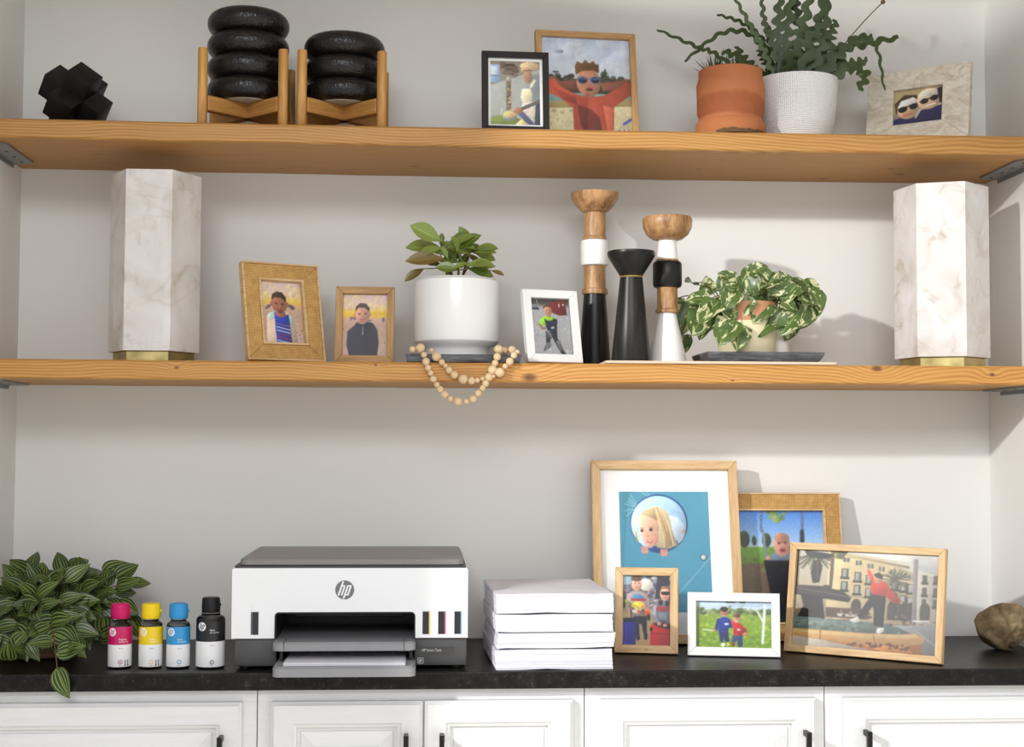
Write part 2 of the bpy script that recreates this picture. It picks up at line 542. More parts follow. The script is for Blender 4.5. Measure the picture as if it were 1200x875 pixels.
# ------------------------------------------------------------------ photographs: flat prints painted on a fine grid
class Pic:
    """paints in the units of a rectangle x0..x1, y0..y1 (y down); stored as one colour per grid point of a flat sheet"""
    def __init__(s, x0, y0, x1, y1, res):
        s.b = (x0, y0, x1, y1)
        s.w = res
        s.h = max(8, int(round(res * (y1 - y0) / (x1 - x0))))
        W2, H2 = s.w * 2, s.h * 2
        xs = x0 + (np.arange(W2) + 0.5) / W2 * (x1 - x0)
        ys = y0 + (np.arange(H2) + 0.5) / H2 * (y1 - y0)
        s.X, s.Y = np.meshgrid(xs, ys)
        s.c = np.zeros((H2, W2, 3))
        s.nz = 0.5 * s.field(7, W2, H2) + 0.3 * s.field(19, W2, H2) + 0.2 * s.field(52, W2, H2)
    def field(s, n, W2, H2):
        """smooth value noise in -1..1"""
        m = max(3, int(n * H2 / W2))
        q = rng.random((m + 2, n + 2)) * 2 - 1
        yy, xx = np.linspace(0, m, H2), np.linspace(0, n, W2)
        y0, x0 = yy.astype(int), xx.astype(int)
        fy, fx = (yy - y0)[:, None], (xx - x0)[None, :]
        fy, fx = fy * fy * (3 - 2 * fy), fx * fx * (3 - 2 * fx)
        A, B_, C, D = q[y0][:, x0], q[y0][:, x0 + 1], q[y0 + 1][:, x0], q[y0 + 1][:, x0 + 1]
        return (A * (1 - fx) + B_ * fx) * (1 - fy) + (C * (1 - fx) + D * fx) * fy
    def tone(s, m, col, k=1.0):
        """printed light and dark of a rounded, creased subject"""
        if m.sum() < 60:
            return np.array(col, float)
        ys, xs = np.nonzero(m)
        cy, cx, hy, hx = ys.mean(), xs.mean(), ys.std() + 1, xs.std() + 1
        yy, xx = np.mgrid[0:m.shape[0], 0:m.shape[1]]
        f = 1 - k * (0.085 * np.clip((xx - cx) / hx, -2, 2) + 0.055 * np.clip((yy - cy) / hy, -2, 2)) + 0.10 * k * s.nz
        return np.clip(np.array(col, float) * f[..., None], 0, 255)
    def put(s, m, col, a=1.0):
        m = (m.astype(float) * a)[..., None]
        s.c = s.c * (1 - m) + np.array(col, float) * m
        return s
    def grad(s, stops, box=None):
        ys = [p for p, _ in stops]
        g = np.stack([np.interp(s.Y, ys, [c[k] for _, c in stops]) for k in range(3)], -1)
        if box is None:
            s.c = g
        else:
            m = ((s.X >= box[0]) & (s.X <= box[2]) & (s.Y >= box[1]) & (s.Y <= box[3]))[..., None]
            s.c = np.where(m, g, s.c)
        return s
    def e(s, cx, cy, rx, ry, col, a=1.0, rot=0):
        dx, dy = s.X - cx, s.Y - cy
        t = R(rot)
        u, v = dx * math.cos(t) + dy * math.sin(t), -dx * math.sin(t) + dy * math.cos(t)
        m = (u / rx) ** 2 + (v / ry) ** 2 <= 1
        return s.put(m, s.tone(m, col), a)
    def r(s, x0, y0, x1, y1, col, a=1.0):
        m = (s.X >= x0) & (s.X <= x1) & (s.Y >= y0) & (s.Y <= y1)
        return s.put(m, s.tone(m, col, 0.6), a)
    def g(s, pts, col, a=1.0):
        m = np.zeros(s.X.shape, bool)
        n = len(pts)
        for i in range(n):
            (xa, ya), (xb, yb) = pts[i], pts[(i + 1) % n]
            if ya == yb:
                continue
            c = ((ya > s.Y) != (yb > s.Y)) & (s.X < (xb - xa) * (s.Y - ya) / (yb - ya) + xa)
            m ^= c
        return s.put(m, s.tone(m, col), a)
    def l(s, pts, w, col, a=1.0):
        m = np.zeros(s.X.shape, bool)
        for (xa, ya), (xb, yb) in zip(pts, pts[1:]):
            dx, dy = xb - xa, yb - ya
            t = np.clip(((s.X - xa) * dx + (s.Y - ya) * dy) / (dx * dx + dy * dy + 1e-9), 0, 1)
            m |= (s.X - xa - t * dx) ** 2 + (s.Y - ya - t * dy) ** 2 <= (w / 2) ** 2
        return s.put(m, col, a)
    def spots(s, box, n, rad, cols, a=0.8):
        for _ in range(n):
            q = rng.random(5)
            s.e(box[0] + q[0] * (box[2] - box[0]), box[1] + q[1] * (box[3] - box[1]), rad * (0.5 + q[2]), rad * (0.4 + q[3] * 0.7), cols[int(q[4] * len(cols))], a)
        return s
    def mesh(s, w, h):
        """a flat sheet w x h in xz, centred in x, from z=0"""
        H2, W2, _ = s.c.shape
        im = s.c.reshape(s.h, 2, s.w, 2, 3).mean((1, 3))[::-1] / 255.0
        k = np.pad(im, ((1, 1), (1, 1), (0, 0)), 'edge')      # the softness of a print
        im = 0.5 * im + 0.125 * (k[:-2, 1:-1] + k[2:, 1:-1] + k[1:-1, :-2] + k[1:-1, 2:])
        im = im + rng.normal(0, 0.018, im.shape[:2])[..., None]
        im = np.clip(im, 0, 1) ** 1.14 * 0.98
        im = np.clip(im, 0, 1)
        lin = np.where(im <= 0.04045, im / 12.92, ((im + 0.055) / 1.055) ** 2.4)
        gx, gz = np.meshgrid(np.linspace(-w / 2, w / 2, s.w), np.linspace(0, h, s.h))
        V = np.stack([gx, np.zeros_like(gx), gz], -1).reshape(-1, 3)
        i = np.arange(s.h * s.w).reshape(s.h, s.w)
        F = np.stack([i[:-1, :-1], i[:-1, 1:], i[1:, 1:], i[1:, :-1]], -1).reshape(-1, 4)
        me = bpy.data.meshes.new('photo')
        me.vertices.add(len(V)); me.vertices.foreach_set('co', V.ravel())
        me.loops.add(F.size); me.loops.foreach_set('vertex_index', F.ravel())
        me.polygons.add(len(F)); me.polygons.foreach_set('loop_start', np.arange(0, F.size, 4))
        me.update(calc_edges=True)
        at = me.color_attributes.new('ink', 'FLOAT_COLOR', 'POINT')
        at.data.foreach_set('color', np.concatenate([lin.reshape(-1, 3), np.ones((len(V), 1))], 1).ravel())
        return me

SK, SKD, SKS = (232, 186, 160), (178, 124, 98), (205, 150, 122)

def pic_girl():
    p = Pic(43, 115, 987, 1285, 150)
    p.grad([(115, (96, 166, 190)), (600, (88, 160, 184)), (1285, (92, 164, 190))])
    p.g([(43, 115), (150, 115), (90, 700), (43, 1285)], (80, 150, 168), 0.6)
    p.e(458, 425, 300, 282, (46, 82, 140)).e(455, 428, 288, 270, (190, 222, 250)).e(560, 500, 170, 150, (222, 234, 246), 0.8)
    p.g([(195, 500), (220, 500), (240, 620), (215, 590)], (216, 178, 120)).g([(705, 480), (725, 480), (720, 520), (700, 530)], (205, 150, 120))
    p.g([(330, 660), (640, 590), (655, 640), (560, 690), (430, 715), (360, 700)], (58, 84, 140))
    p.g([(238, 440), (252, 360), (310, 295), (400, 262), (490, 268), (550, 320), (580, 400), (592, 490), (625, 590), (650, 640), (560, 672), (440, 665), (380, 600)], (222, 203, 168))
    p.g([(420, 300), (520, 330), (570, 480), (590, 640), (500, 665), (480, 480)], (200, 172, 128), 0.7)
    p.l([(440, 270), (500, 420), (540, 560), (530, 655)], 12, (160, 128, 92), .6).l([(500, 300), (560, 460), (600, 640)], 10, (240, 226, 200), .8).l([(450, 400), (500, 540), (505, 655)], 10, (240, 222, 190), .7)
    p.g([(245, 420), (290, 345), (380, 365), (440, 390), (455, 480), (445, 580), (400, 650), (355, 668), (300, 625), (262, 540)], (240, 194, 168))
    p.g([(250, 360), (310, 295), (420, 280), (440, 400), (380, 372), (300, 345)], (214, 190, 150))
    p.e(410, 590, 34, 44, (240, 160, 140), .5).e(330, 545, 24, 18, (236, 176, 150), .7).e(278, 497, 15, 13, (50, 36, 32)).e(370, 488, 19, 13, (50, 36, 32)).l([(258, 470), (296, 474)], 6, (150, 110, 80)).l([(348, 462), (398, 466)], 6, (150, 110, 80))
    p.g([(312, 592), (350, 588), (392, 590), (372, 614), (335, 616)], (205, 100, 104)).g([(322, 594), (384, 594), (360, 605)], (250, 244, 240))
    for cx, cy in ((300, 685), (500, 712)):
        for k in range(4):
            p.l([(cx - 30 + k * 20, cy - 30), (cx - 26 + k * 17, cy + 26)], 17, (226, 160, 142))
    for a, b in (((215, 270), (105, 235)), ((215, 280), (120, 355)), ((225, 250), (140, 180)), ((230, 240), (170, 150)), ((210, 285), (110, 300)), ((350, 160), (280, 120)), ((375, 155), (330, 118)), ((220, 262), (130, 210))):
        p.l([a, b], 7, (200, 226, 232), .75)
    p.e(908, 758, 38, 30, (70, 100, 110)).e(910, 757, 26, 24, (208, 212, 205)).l([(985, 752), (560, 1180)], 7, (176, 208, 220), .8)
    return p

def pic_swing():
    p = Pic(-60, 152, 408, 690, 100)
    p.grad([(152, (88, 146, 222)), (300, (172, 206, 240)), (330, (205, 222, 235))])
    p.r(-60, 328, 410, 420, (112, 152, 58)).grad([(400, (134, 116, 92)), (690, (96, 84, 70))], (-60, 408, 410, 700))
    p.e(100, 295, 25, 34, (64, 84, 48)).e(34, 298, 12, 24, (60, 80, 48)).e(-20, 290, 30, 40, (58, 80, 48)).spots((-60, 385, 400, 440), 60, 9, [(130, 150, 74), (120, 104, 80)])
    p.spots((110, 152, 205, 205), 22, 10, [(150, 172, 92), (116, 142, 66)]).e(158, 195, 16, 20, (158, 176, 96))
    for x in (78, 300):
        for k in range(5):
            p.e(x - k * 1.0, 168 + k * 19, 6, 11, (84, 88, 96)).e(x - k, 168 + k * 19, 2.5, 7, (150, 180, 215))
    p.l([(84, 255), (92, 385)], 15, (132, 146, 166)).l([(294, 255), (292, 300)], 24, (60, 64, 74))
    p.g([(80, 392), (330, 385), (318, 560), (285, 690), (150, 690), (110, 560)], (28, 28, 34)).e(205, 470, 60, 50, (44, 44, 52), .7)
    p.g([(118, 372), (150, 345), (225, 350), (250, 392), (110, 392)], (122, 138, 160))
    p.e(182, 318, 46, 56, (214, 160, 140)).e(182, 285, 40, 26, (196, 146, 124)).e(166, 310, 6, 5, (60, 40, 36)).e(200, 308, 6, 5, (60, 40, 36)).e(184, 344, 17, 9, (150, 66, 70)).e(105, 382, 14, 10, (216, 160, 138))
    return p

def pic_fountain():
    p = Pic(60, 32, 1112, 832, 210)
    p.grad([(32, (226, 222, 208)), (400, (214, 200, 166)), (600, (150, 138, 118))])
    p.g([(440, 40), (900, 100), (1000, 170), (1112, 200), (1112, 32), (440, 32)], (232, 230, 224))
    p.g([(300, 40), (700, 80), (940, 190), (940, 600), (300, 600)], (214, 196, 152))
    p.g([(940, 170), (1112, 215), (1112, 600), (940, 600)], (188, 180, 164))
    p.g([(380, 45), (900, 130), (900, 150), (380, 65)], (190, 172, 132))
    p.l([(390, 178), (930, 262)], 7, (236, 222, 184)).l([(390, 390), (930, 430)], 8, (170, 150, 112))
    for x, y in ((436, 100), (528, 120), (616, 142), (700, 162), (780, 182), (858, 200), (918, 216)):
        p.r(x - 22, y - 18, x + 22, y + 20, (110, 104, 92)).r(x - 8, y - 18, x + 8, y + 20, (170, 168, 158))
    for x, y in ((430, 215), (526, 238), (612, 256), (800, 290), (862, 300), (916, 312)):
        for dy in (0, 105):
            p.r(x - 26, y - 40 + dy, x + 26, y + 42 + dy, (84, 76, 64)).r(x - 18, y - 34 + dy, x + 12, y + 30 + dy, (176, 178, 168)).r(x - 34, y + 28 + dy, x + 34, y + 46 + dy, (62, 54, 46))
    for x in (1012, 1090):
        for y in (230, 330, 420):
            p.r(x - 18, y - 36, x + 16, y + 34, (88, 84, 80)).r(x - 24, y + 20, x + 24, y + 40, (70, 64, 60))
    for x in (525, 790, 865, 1020, 925):
        p.e(x, 470, 36, 52, (66, 60, 54)).r(x - 36, 470, x + 36, 570, (74, 66, 60))
    p.r(300, 500, 620, 580, (104, 78, 66)).r(390, 545, 600, 566, (214, 206, 196)).spots((300, 520, 1100, 610), 90, 10, [(70, 60, 56), (150, 120, 104), (110, 60, 50), (190, 180, 168)])
    for k in range(26):
        a = R(200 + k * 13); q = rng.random()
        p.l([(190, 60), (190 + math.cos(a) * 140, 100 + abs(math.sin(a)) * 150 * q)], 9, (96, 96, 62), .8)
        p.l([(800, 240), (800 + math.cos(a) * 95, 215 + math.sin(a) * 70 + 50 * q)], 10, (92, 92, 70), .75)
    p.l([(332, 40), (328, 330)], 26, (120, 98, 72)).spots((320, 32, 440, 90), 16, 22, [(84, 86, 54), (120, 120, 74)])
    p.l([(68, 40), (70, 330)], 18, (84, 78, 60)).r(800, 300, 812, 420, (96, 84, 70))
    p.g([(110, 32), (330, 60), (330, 85), (250, 105), (160, 95), (130, 70)], (50, 42, 40))
    p.g([(185, 120), (235, 110), (255, 180), (240, 300), (190, 310), (170, 220)], (60, 54, 50)).l([(215, 130), (225, 280)], 12, (110, 104, 96), .7)
    p.g([(60, 330), (250, 330), (420, 360), (485, 410), (470, 450), (60, 410)], (66, 58, 56)).l([(60, 352), (470, 405)], 9, (130, 122, 116), .8)
    p.g([(100, 400), (270, 420), (290, 560), (300, 610), (80, 610), (130, 500)], (38, 32, 32)).e(295, 345, 36, 28, (80, 72, 68))
    p.g([(925, 70), (958, 70), (962, 630), (930, 630)], (150, 140, 142))
    p.g([(940, 560), (1060, 550), (1060, 572), (940, 572)], (210, 208, 204))
    p.g([(60, 590), (700, 600), (900, 640), (960, 690), (60, 720)], (112, 132, 126)).g([(60, 620), (500, 612), (800, 650), (60, 660)], (150, 164, 150), .6).spots((80, 600, 850, 680), 40, 16, [(86, 104, 100), (176, 186, 172)], .5)
    p.g([(800, 610), (1112, 590), (1112, 832), (1000, 832), (960, 680)], (140, 142, 140)).l([(960, 640), (1112, 760)], 10, (176, 178, 176), .7)
    p.g([(60, 690), (600, 690), (850, 680), (960, 662), (1030, 700), (1010, 745), (900, 765), (600, 785), (300, 770), (60, 750)], (222, 172, 104)).g([(60, 700), (600, 700), (960, 672), (1000, 700), (600, 735), (60, 720)], (236, 206, 150), .8)
    p.g([(300, 772), (600, 787), (900, 767), (1010, 747), (1015, 832), (720, 832)], (176, 108, 46)).g([(600, 787), (900, 767), (960, 832), (740, 832)], (214, 146, 66)).spots((480, 765, 920, 800), 26, 14, [(90, 50, 28)], .7)
    p.g([(60, 750), (300, 772), (720, 832), (60, 832)], (206, 196, 178))
    p.l([(268, 680), (272, 765)], 6, (130, 90, 52)).l([(660, 700), (680, 770)], 6, (140, 96, 54))
    p.g([(640, 370), (740, 380), (735, 500), (728, 632), (660, 620), (655, 500), (645, 470), (580, 580), (535, 555), (600, 440)], (46, 40, 42))
    p.g([(588, 180), (612, 172), (650, 245), (720, 262), (780, 330), (860, 425), (790, 432), (740, 385), (640, 372), (620, 330), (632, 270)], (212, 66, 44)).g([(640, 300), (740, 330), (740, 385), (640, 372)], (184, 52, 38), .7)
    p.e(676, 245, 30, 40, (214, 158, 120)).g([(640, 210), (680, 190), (712, 215), (705, 245), (660, 232)], (52, 40, 36)).e(600, 172, 12, 14, (224, 170, 130)).e(850, 428, 14, 9, (214, 150, 116))
    p.g([(480, 595), (540, 560), (566, 600), (520, 612)], (236, 230, 222)).g([(690, 640), (735, 635), (738, 665), (700, 690), (680, 675)], (240, 236, 228))
    p.c *= 0.86
    return p

def pic_field():
    p = Pic(205, 200, 895, 635, 110)
    p.grad([(200, (176, 200, 224)), (270, (206, 220, 232)), (300, (150, 165, 90)), (420, (142, 172, 58)), (635, (122, 156, 42))])
    p.spots((205, 275, 895, 312), 60, 22, [(84, 104, 62), (110, 126, 80), (150, 160, 130)])
    p.spots((205, 330, 895, 635), 170, 16, [(166, 190, 74), (112, 146, 40), (186, 196, 80), (140, 170, 60)], .6)
    p.spots((500, 205, 660, 240), 16, 20, [(70, 92, 60)]).r(205, 215, 850, 248, (200, 216, 232), .9)
    p.g([(205, 200), (245, 215), (240, 635), (205, 635)], (120, 134, 80), .5)
    p.l([(836, 235), (832, 300), (812, 585)], 24, (222, 232, 240)).l([(765, 290), (815, 380)], 13, (232, 238, 240)).l([(270, 470), (380, 478)], 10, (228, 236, 226))
    p.g([(415, 480), (500, 480), (512, 575), (470, 580), (460, 530), (455, 590), (425, 575)], (46, 58, 110)).g([(410, 365), (470, 345), (520, 370), (545, 445), (505, 452), (500, 490), (412, 490)], (44, 66, 150)).l([(412, 380), (390, 470)], 26, (44, 62, 138)).e(378, 475, 14, 10, SKS)
    p.e(465, 305, 34, 44, SKD).e(465, 276, 36, 24, (60, 48, 44)).l([(450, 338), (480, 338)], 8, (240, 230, 220)).r(470, 405, 505, 425, (220, 226, 236))
    p.g([(545, 515), (630, 515), (632, 620), (590, 628), (582, 560), (570, 580), (530, 585)], (62, 78, 128)).g([(530, 378), (575, 400), (612, 405), (665, 460), (675, 490), (632, 500), (628, 520), (552, 520), (548, 450)], (196, 44, 50)).e(660, 505, 22, 18, SKS)
    p.e(580, 362, 32, 42, SKS).e(580, 336, 32, 18, (120, 92, 70)).l([(566, 385), (592, 388)], 8, (240, 226, 216)).r(580, 455, 612, 474, (236, 220, 220), .9)
    p.e(455, 608, 18, 18, (236, 238, 240)).e(545, 600, 16, 20, (150, 60, 50)).e(500, 605, 14, 16, (210, 190, 90))
    return p

def pic_airport():
    p = Pic(93, 120, 520, 752, 90)
    p.grad([(120, (150, 156, 178)), (350, (120, 112, 112)), (480, (200, 178, 140)), (752, (196, 166, 122))])
    p.spots((95, 125, 515, 420), 150, 22, [(96, 92, 104), (160, 160, 180), (64, 62, 74), (206, 204, 196), (120, 84, 70)], .7)
    p.e(300, 205, 60, 55, (226, 220, 204)).r(95, 125, 165, 205, (170, 196, 214)).g([(400, 130), (505, 130), (505, 330), (380, 330)], (52, 50, 60))
    p.g([(190, 480), (310, 480), (308, 640), (280, 650), (262, 560), (240, 560), (245, 680), (215, 690), (205, 600)], (50, 46, 56)).e(300, 668, 18, 34, (48, 48, 60)).e(232, 678, 18, 30, (52, 52, 64))
    p.g([(130, 290), (200, 262), (280, 270), (325, 320), (340, 400), (330, 490), (180, 490), (160, 380), (120, 430), (125, 340)], (168, 152, 148)).r(165, 330, 300, 352, (170, 60, 66)).g([(180, 300), (225, 285), (280, 310), (270, 335), (180, 335)], (96, 140, 180)).e(230, 395, 58, 38, (240, 206, 60)).e(220, 440, 45, 28, (226, 226, 228)).spots((180, 365, 285, 470), 12, 14, [(250, 220, 80), (60, 60, 70), (230, 90, 50)])
    p.e(130, 360, 16, 22, (186, 214, 60)).e(310, 455, 26, 36, (216, 110, 50)).e(325, 500, 14, 30, (54, 46, 50)).l([(140, 420), (165, 500)], 16, SK)
    p.e(216, 200, 46, 62, (226, 178, 152)).e(214, 148, 48, 28, (110, 84, 66)).e(200, 192, 6, 5, (60, 44, 40)).e(236, 192, 6, 5, (60, 44, 40)).l([(204, 228), (232, 228)], 7, (200, 110, 106))
    p.g([(97, 510), (215, 510), (210, 748), (97, 748)], (62, 62, 168)).g([(97, 510), (215, 500), (205, 545), (110, 545)], (40, 38, 70)).l([(165, 440), (170, 510)], 10, (60, 58, 66)).g([(120, 560), (140, 560), (138, 745), (115, 745)], (90, 92, 200), .6)
    p.g([(370, 370), (440, 335), (505, 345), (515, 560), (400, 560), (350, 430)], (112, 112, 120)).g([(385, 400), (505, 390), (508, 440), (390, 440)], (150, 56, 60)).r(415, 455, 490, 520, (120, 128, 140)).l([(380, 400), (370, 480), (420, 550)], 30, (172, 172, 178)).e(430, 365, 20, 26, (44, 42, 50)).e(490, 370, 18, 26, (44, 42, 50))
    p.e(468, 285, 44, 60, (222, 172, 146)).g([(428, 250), (440, 215), (500, 212), (512, 240), (470, 238)], (156, 118, 84)).g([(432, 262), (512, 262), (510, 292), (475, 296), (436, 290)], (30, 30, 36)).l([(455, 318), (482, 318)], 7, (200, 104, 100))
    p.g([(340, 580), (370, 545), (520, 555), (520, 752), (340, 752)], (206, 44, 40)).g([(360, 548), (520, 560), (520, 605), (400, 580)], (60, 40, 44)).e(348, 606, 12, 20, (40, 34, 36)).l([(350, 640), (515, 650)], 8, (150, 30, 30)).e(420, 556, 20, 16, SK).e(470, 568, 20, 14, SK)
    return p

def beach(p, x0, y0, x1, y1, yel):
    h = y1 - y0
    p.grad([(y0, (232, 208, 206)), (y0 + .2 * h, (236, 212, 180)), (y0 + .32 * h, yel), (y0 + .40 * h, (222, 186, 160)), (y0 + .5 * h, (208, 176, 152)), (y1, (214, 184, 162))])
    p.spots((x0, y0, x1, y0 + .3 * h), 26, h * .05, [(246, 226, 170), (226, 196, 196), (250, 232, 150)], .35)
    p.spots((x0, y0 + .37 * h, x1, y0 + .43 * h), 9, h * .028, [(112, 96, 120), (132, 112, 128)], .9)
    p.spots((x0, y0 + .5 * h, x1, y1), 60, h * .014, [(176, 146, 130), (226, 200, 180), (150, 124, 116)], .55)

def pic_boy_jacket():
    p = Pic(215, 190, 535, 640, 84)
    beach(p, 215, 190, 535, 640, (240, 204, 96))
    p.g([(262, 430), (330, 395), (420, 405), (470, 460), (485, 640), (245, 640)], (222, 200, 176)).g([(270, 420), (325, 398), (330, 450), (275, 470)], (206, 226, 214)).g([(420, 410), (466, 460), (430, 490)], (196, 224, 212))
    p.g([(318, 405), (375, 440), (428, 420), (440, 640), (322, 640)], (44, 70, 172))
    for k, c in enumerate(((150, 120, 150), (236, 236, 240), (240, 240, 244), (170, 50, 70), (200, 60, 80), (240, 240, 244))):
        p.l([(330, 490 + k * 24), (430, 510 + k * 24)], 8, c, .9)
    p.e(305, 345, 12, 20, SKD).e(420, 352, 12, 20, SKD).e(360, 345, 58, 72, (176, 120, 98)).e(366, 420, 40, 26, (170, 114, 92)).g([(302, 320), (310, 280), (345, 258), (390, 264), (415, 300), (414, 330), (380, 305), (330, 300)], (76, 56, 50))
    p.e(336, 345, 9, 6, (60, 40, 38)).e(386, 348, 9, 6, (60, 40, 38)).e(364, 402, 20, 13, (140, 60, 64)).e(362, 372, 10, 8, (190, 130, 108))
    return p

def pic_boy_hoodie():
    p = Pic(790, 268, 1100, 695, 74)
    beach(p, 790, 268, 1100, 695, (248, 208, 40))
    p.r(790, 380, 1100, 410, (246, 206, 60), .6)
    p.g([(826, 520), (870, 485), (885, 460), (965, 455), (1000, 465), (1030, 510), (1042, 600), (1030, 695), (840, 695), (820, 610)], (56, 54, 72)).g([(880, 470), (990, 460), (1000, 490), (935, 520)], (44, 42, 58)).l([(932, 490), (930, 545)], 7, (160, 160, 170)).l([(935, 545), (935, 690)], 5, (40, 40, 54)).l([(856, 560), (850, 680)], 6, (42, 42, 56)).l([(1004, 560), (1010, 680)], 6, (42, 42, 56))
    p.e(876, 405, 9, 16, SKS).e(976, 402, 9, 16, SKS).e(926, 408, 49, 66, (216, 164, 138)).g([(876, 390), (880, 350), (910, 326), (950, 330), (975, 360), (974, 385), (940, 358), (900, 358)], (92, 72, 66))
    p.e(905, 402, 8, 5, (66, 46, 42)).e(948, 400, 8, 5, (66, 46, 42)).l([(908, 438), (926, 446), (945, 436)], 7, (196, 90, 90)).e(926, 420, 9, 7, (200, 142, 118))
    return p

def pic_catcher():
    p = Pic(135, 145, 590, 742, 84)
    p.grad([(145, (78, 74, 62)), (195, (104, 98, 84)), (240, (196, 196, 198)), (742, (190, 189, 190))])
    p.spots((135, 260, 590, 742), 130, 14, [(212, 212, 214), (172, 172, 172), (202, 200, 198)], .6)
    p.g([(360, 185), (545, 150), (560, 310), (470, 318), (385, 290)], (134, 48, 50)).r(468, 190, 482, 232, (226, 220, 218)).r(512, 195, 534, 214, (226, 220, 218)).e(190, 235, 52, 24, (150, 158, 180)).r(140, 240, 240, 262, (70, 70, 80)).l([(215, 150), (235, 240)], 8, (200, 196, 180))
    p.e(380, 770, 150, 12, (150, 150, 150))
    p.g([(295, 490), (430, 490), (425, 560), (480, 680), (515, 735), (465, 735), (410, 640), (365, 550), (345, 570), (335, 650), (265, 700), (255, 690), (290, 620)], (54, 54, 60))
    p.g([(295, 610), (340, 600), (330, 660), (262, 700)], (132, 132, 138)).g([(405, 590), (450, 575), (482, 680), (440, 690)], (128, 128, 134))
    p.g([(240, 360), (300, 330), (400, 335), (430, 380), (420, 430), (300, 430), (260, 430), (232, 410)], (168, 222, 48))
    p.g([(290, 350), (330, 380), (385, 370), (395, 345), (432, 400), (428, 480), (390, 510), (310, 480)], (44, 50, 74)).e(420, 385, 22, 34, (44, 48, 68)).r(362, 442, 378, 462, (230, 232, 238)).r(382, 436, 398, 458, (230, 232, 238)).l([(240, 425), (260, 460), (300, 455)], 20, SKD)
    p.l([(275, 390), (310, 470), (360, 550)], 7, (198, 200, 196)).e(335, 520, 34, 44, (190, 192, 192), .35)
    p.e(342, 265, 44, 58, (216, 160, 132)).g([(288, 260), (292, 220), (330, 200), (375, 210), (386, 250), (350, 228), (310, 232)], (112, 84, 62)).e(326, 266, 6, 5, (60, 44, 40)).e(364, 264, 6, 5, (60, 44, 40)).l([(332, 300), (356, 299)], 6, (190, 100, 96)).e(345, 325, 24, 16, (206, 150, 122))
    return p

def pic_baking():
    p = Pic(190, 178, 640, 803, 84)
    p.grad([(178, (160, 144, 128)), (420, (176, 172, 164)), (803, (196, 194, 178))])
    p.r(190, 215, 275, 385, (176, 200, 228)).r(198, 235, 255, 320, (228, 236, 244)).r(190, 318, 270, 330, (140, 156, 190))
    p.spots((290, 190, 430, 330), 26, 24, [(120, 100, 86), (146, 126, 108), (110, 92, 80)]).e(370, 215, 48, 12, (86, 66, 56))
    p.g([(190, 420), (640, 250), (640, 420), (500, 640), (190, 720)], (206, 212, 210), .55)  # pale glare across the glass, painted into the print
    p.r(335, 340, 378, 660, (150, 132, 104)).spots((338, 420, 378, 655), 26, 10, [(226, 206, 150), (96, 84, 62), (190, 170, 120)]).e(355, 352, 20, 22, (206, 200, 180))
    p.g([(190, 740), (300, 690), (520, 760), (520, 803), (190, 803)], (150, 162, 84)).g([(405, 803), (470, 740), (540, 803)], (240, 226, 176))
    p.g([(545, 330), (600, 300), (640, 300), (640, 803), (560, 803), (520, 560), (470, 600), (465, 450)], (146, 152, 152))
    p.e(530, 330, 42, 62, (186, 148, 122)).e(545, 222, 86, 40, (230, 204, 160)).e(510, 260, 44, 24, (214, 184, 140)).l([(490, 270), (565, 262)], 8, (120, 92, 70))
    p.g([(475, 445), (560, 440), (605, 360), (585, 350), (545, 420), (570, 500), (560, 580), (480, 590), (465, 520)], (240, 230, 200)).g([(480, 590), (600, 560), (606, 803), (540, 803), (460, 660)], (226, 218, 200)).spots((500, 600, 600, 780), 20, 14, [(206, 186, 170), (190, 170, 160)], .5)
    p.g([(600, 560), (640, 560), (640, 803), (585, 803)], (70, 74, 92)).g([(455, 640), (480, 660), (590, 790), (545, 803), (430, 690)], (104, 108, 140))
    p.l([(640, 560), (480, 640)], 34, (112, 104, 94)).e(440, 660, 42, 30, (190, 138, 112)).l([(415, 670), (400, 690)], 16, (180, 128, 104))
    p.e(362, 715, 66, 40, (170, 180, 190)).e(362, 700, 58, 34, (240, 212, 150)).l([(295, 640), (285, 700)], 14, (226, 230, 228))
    return p

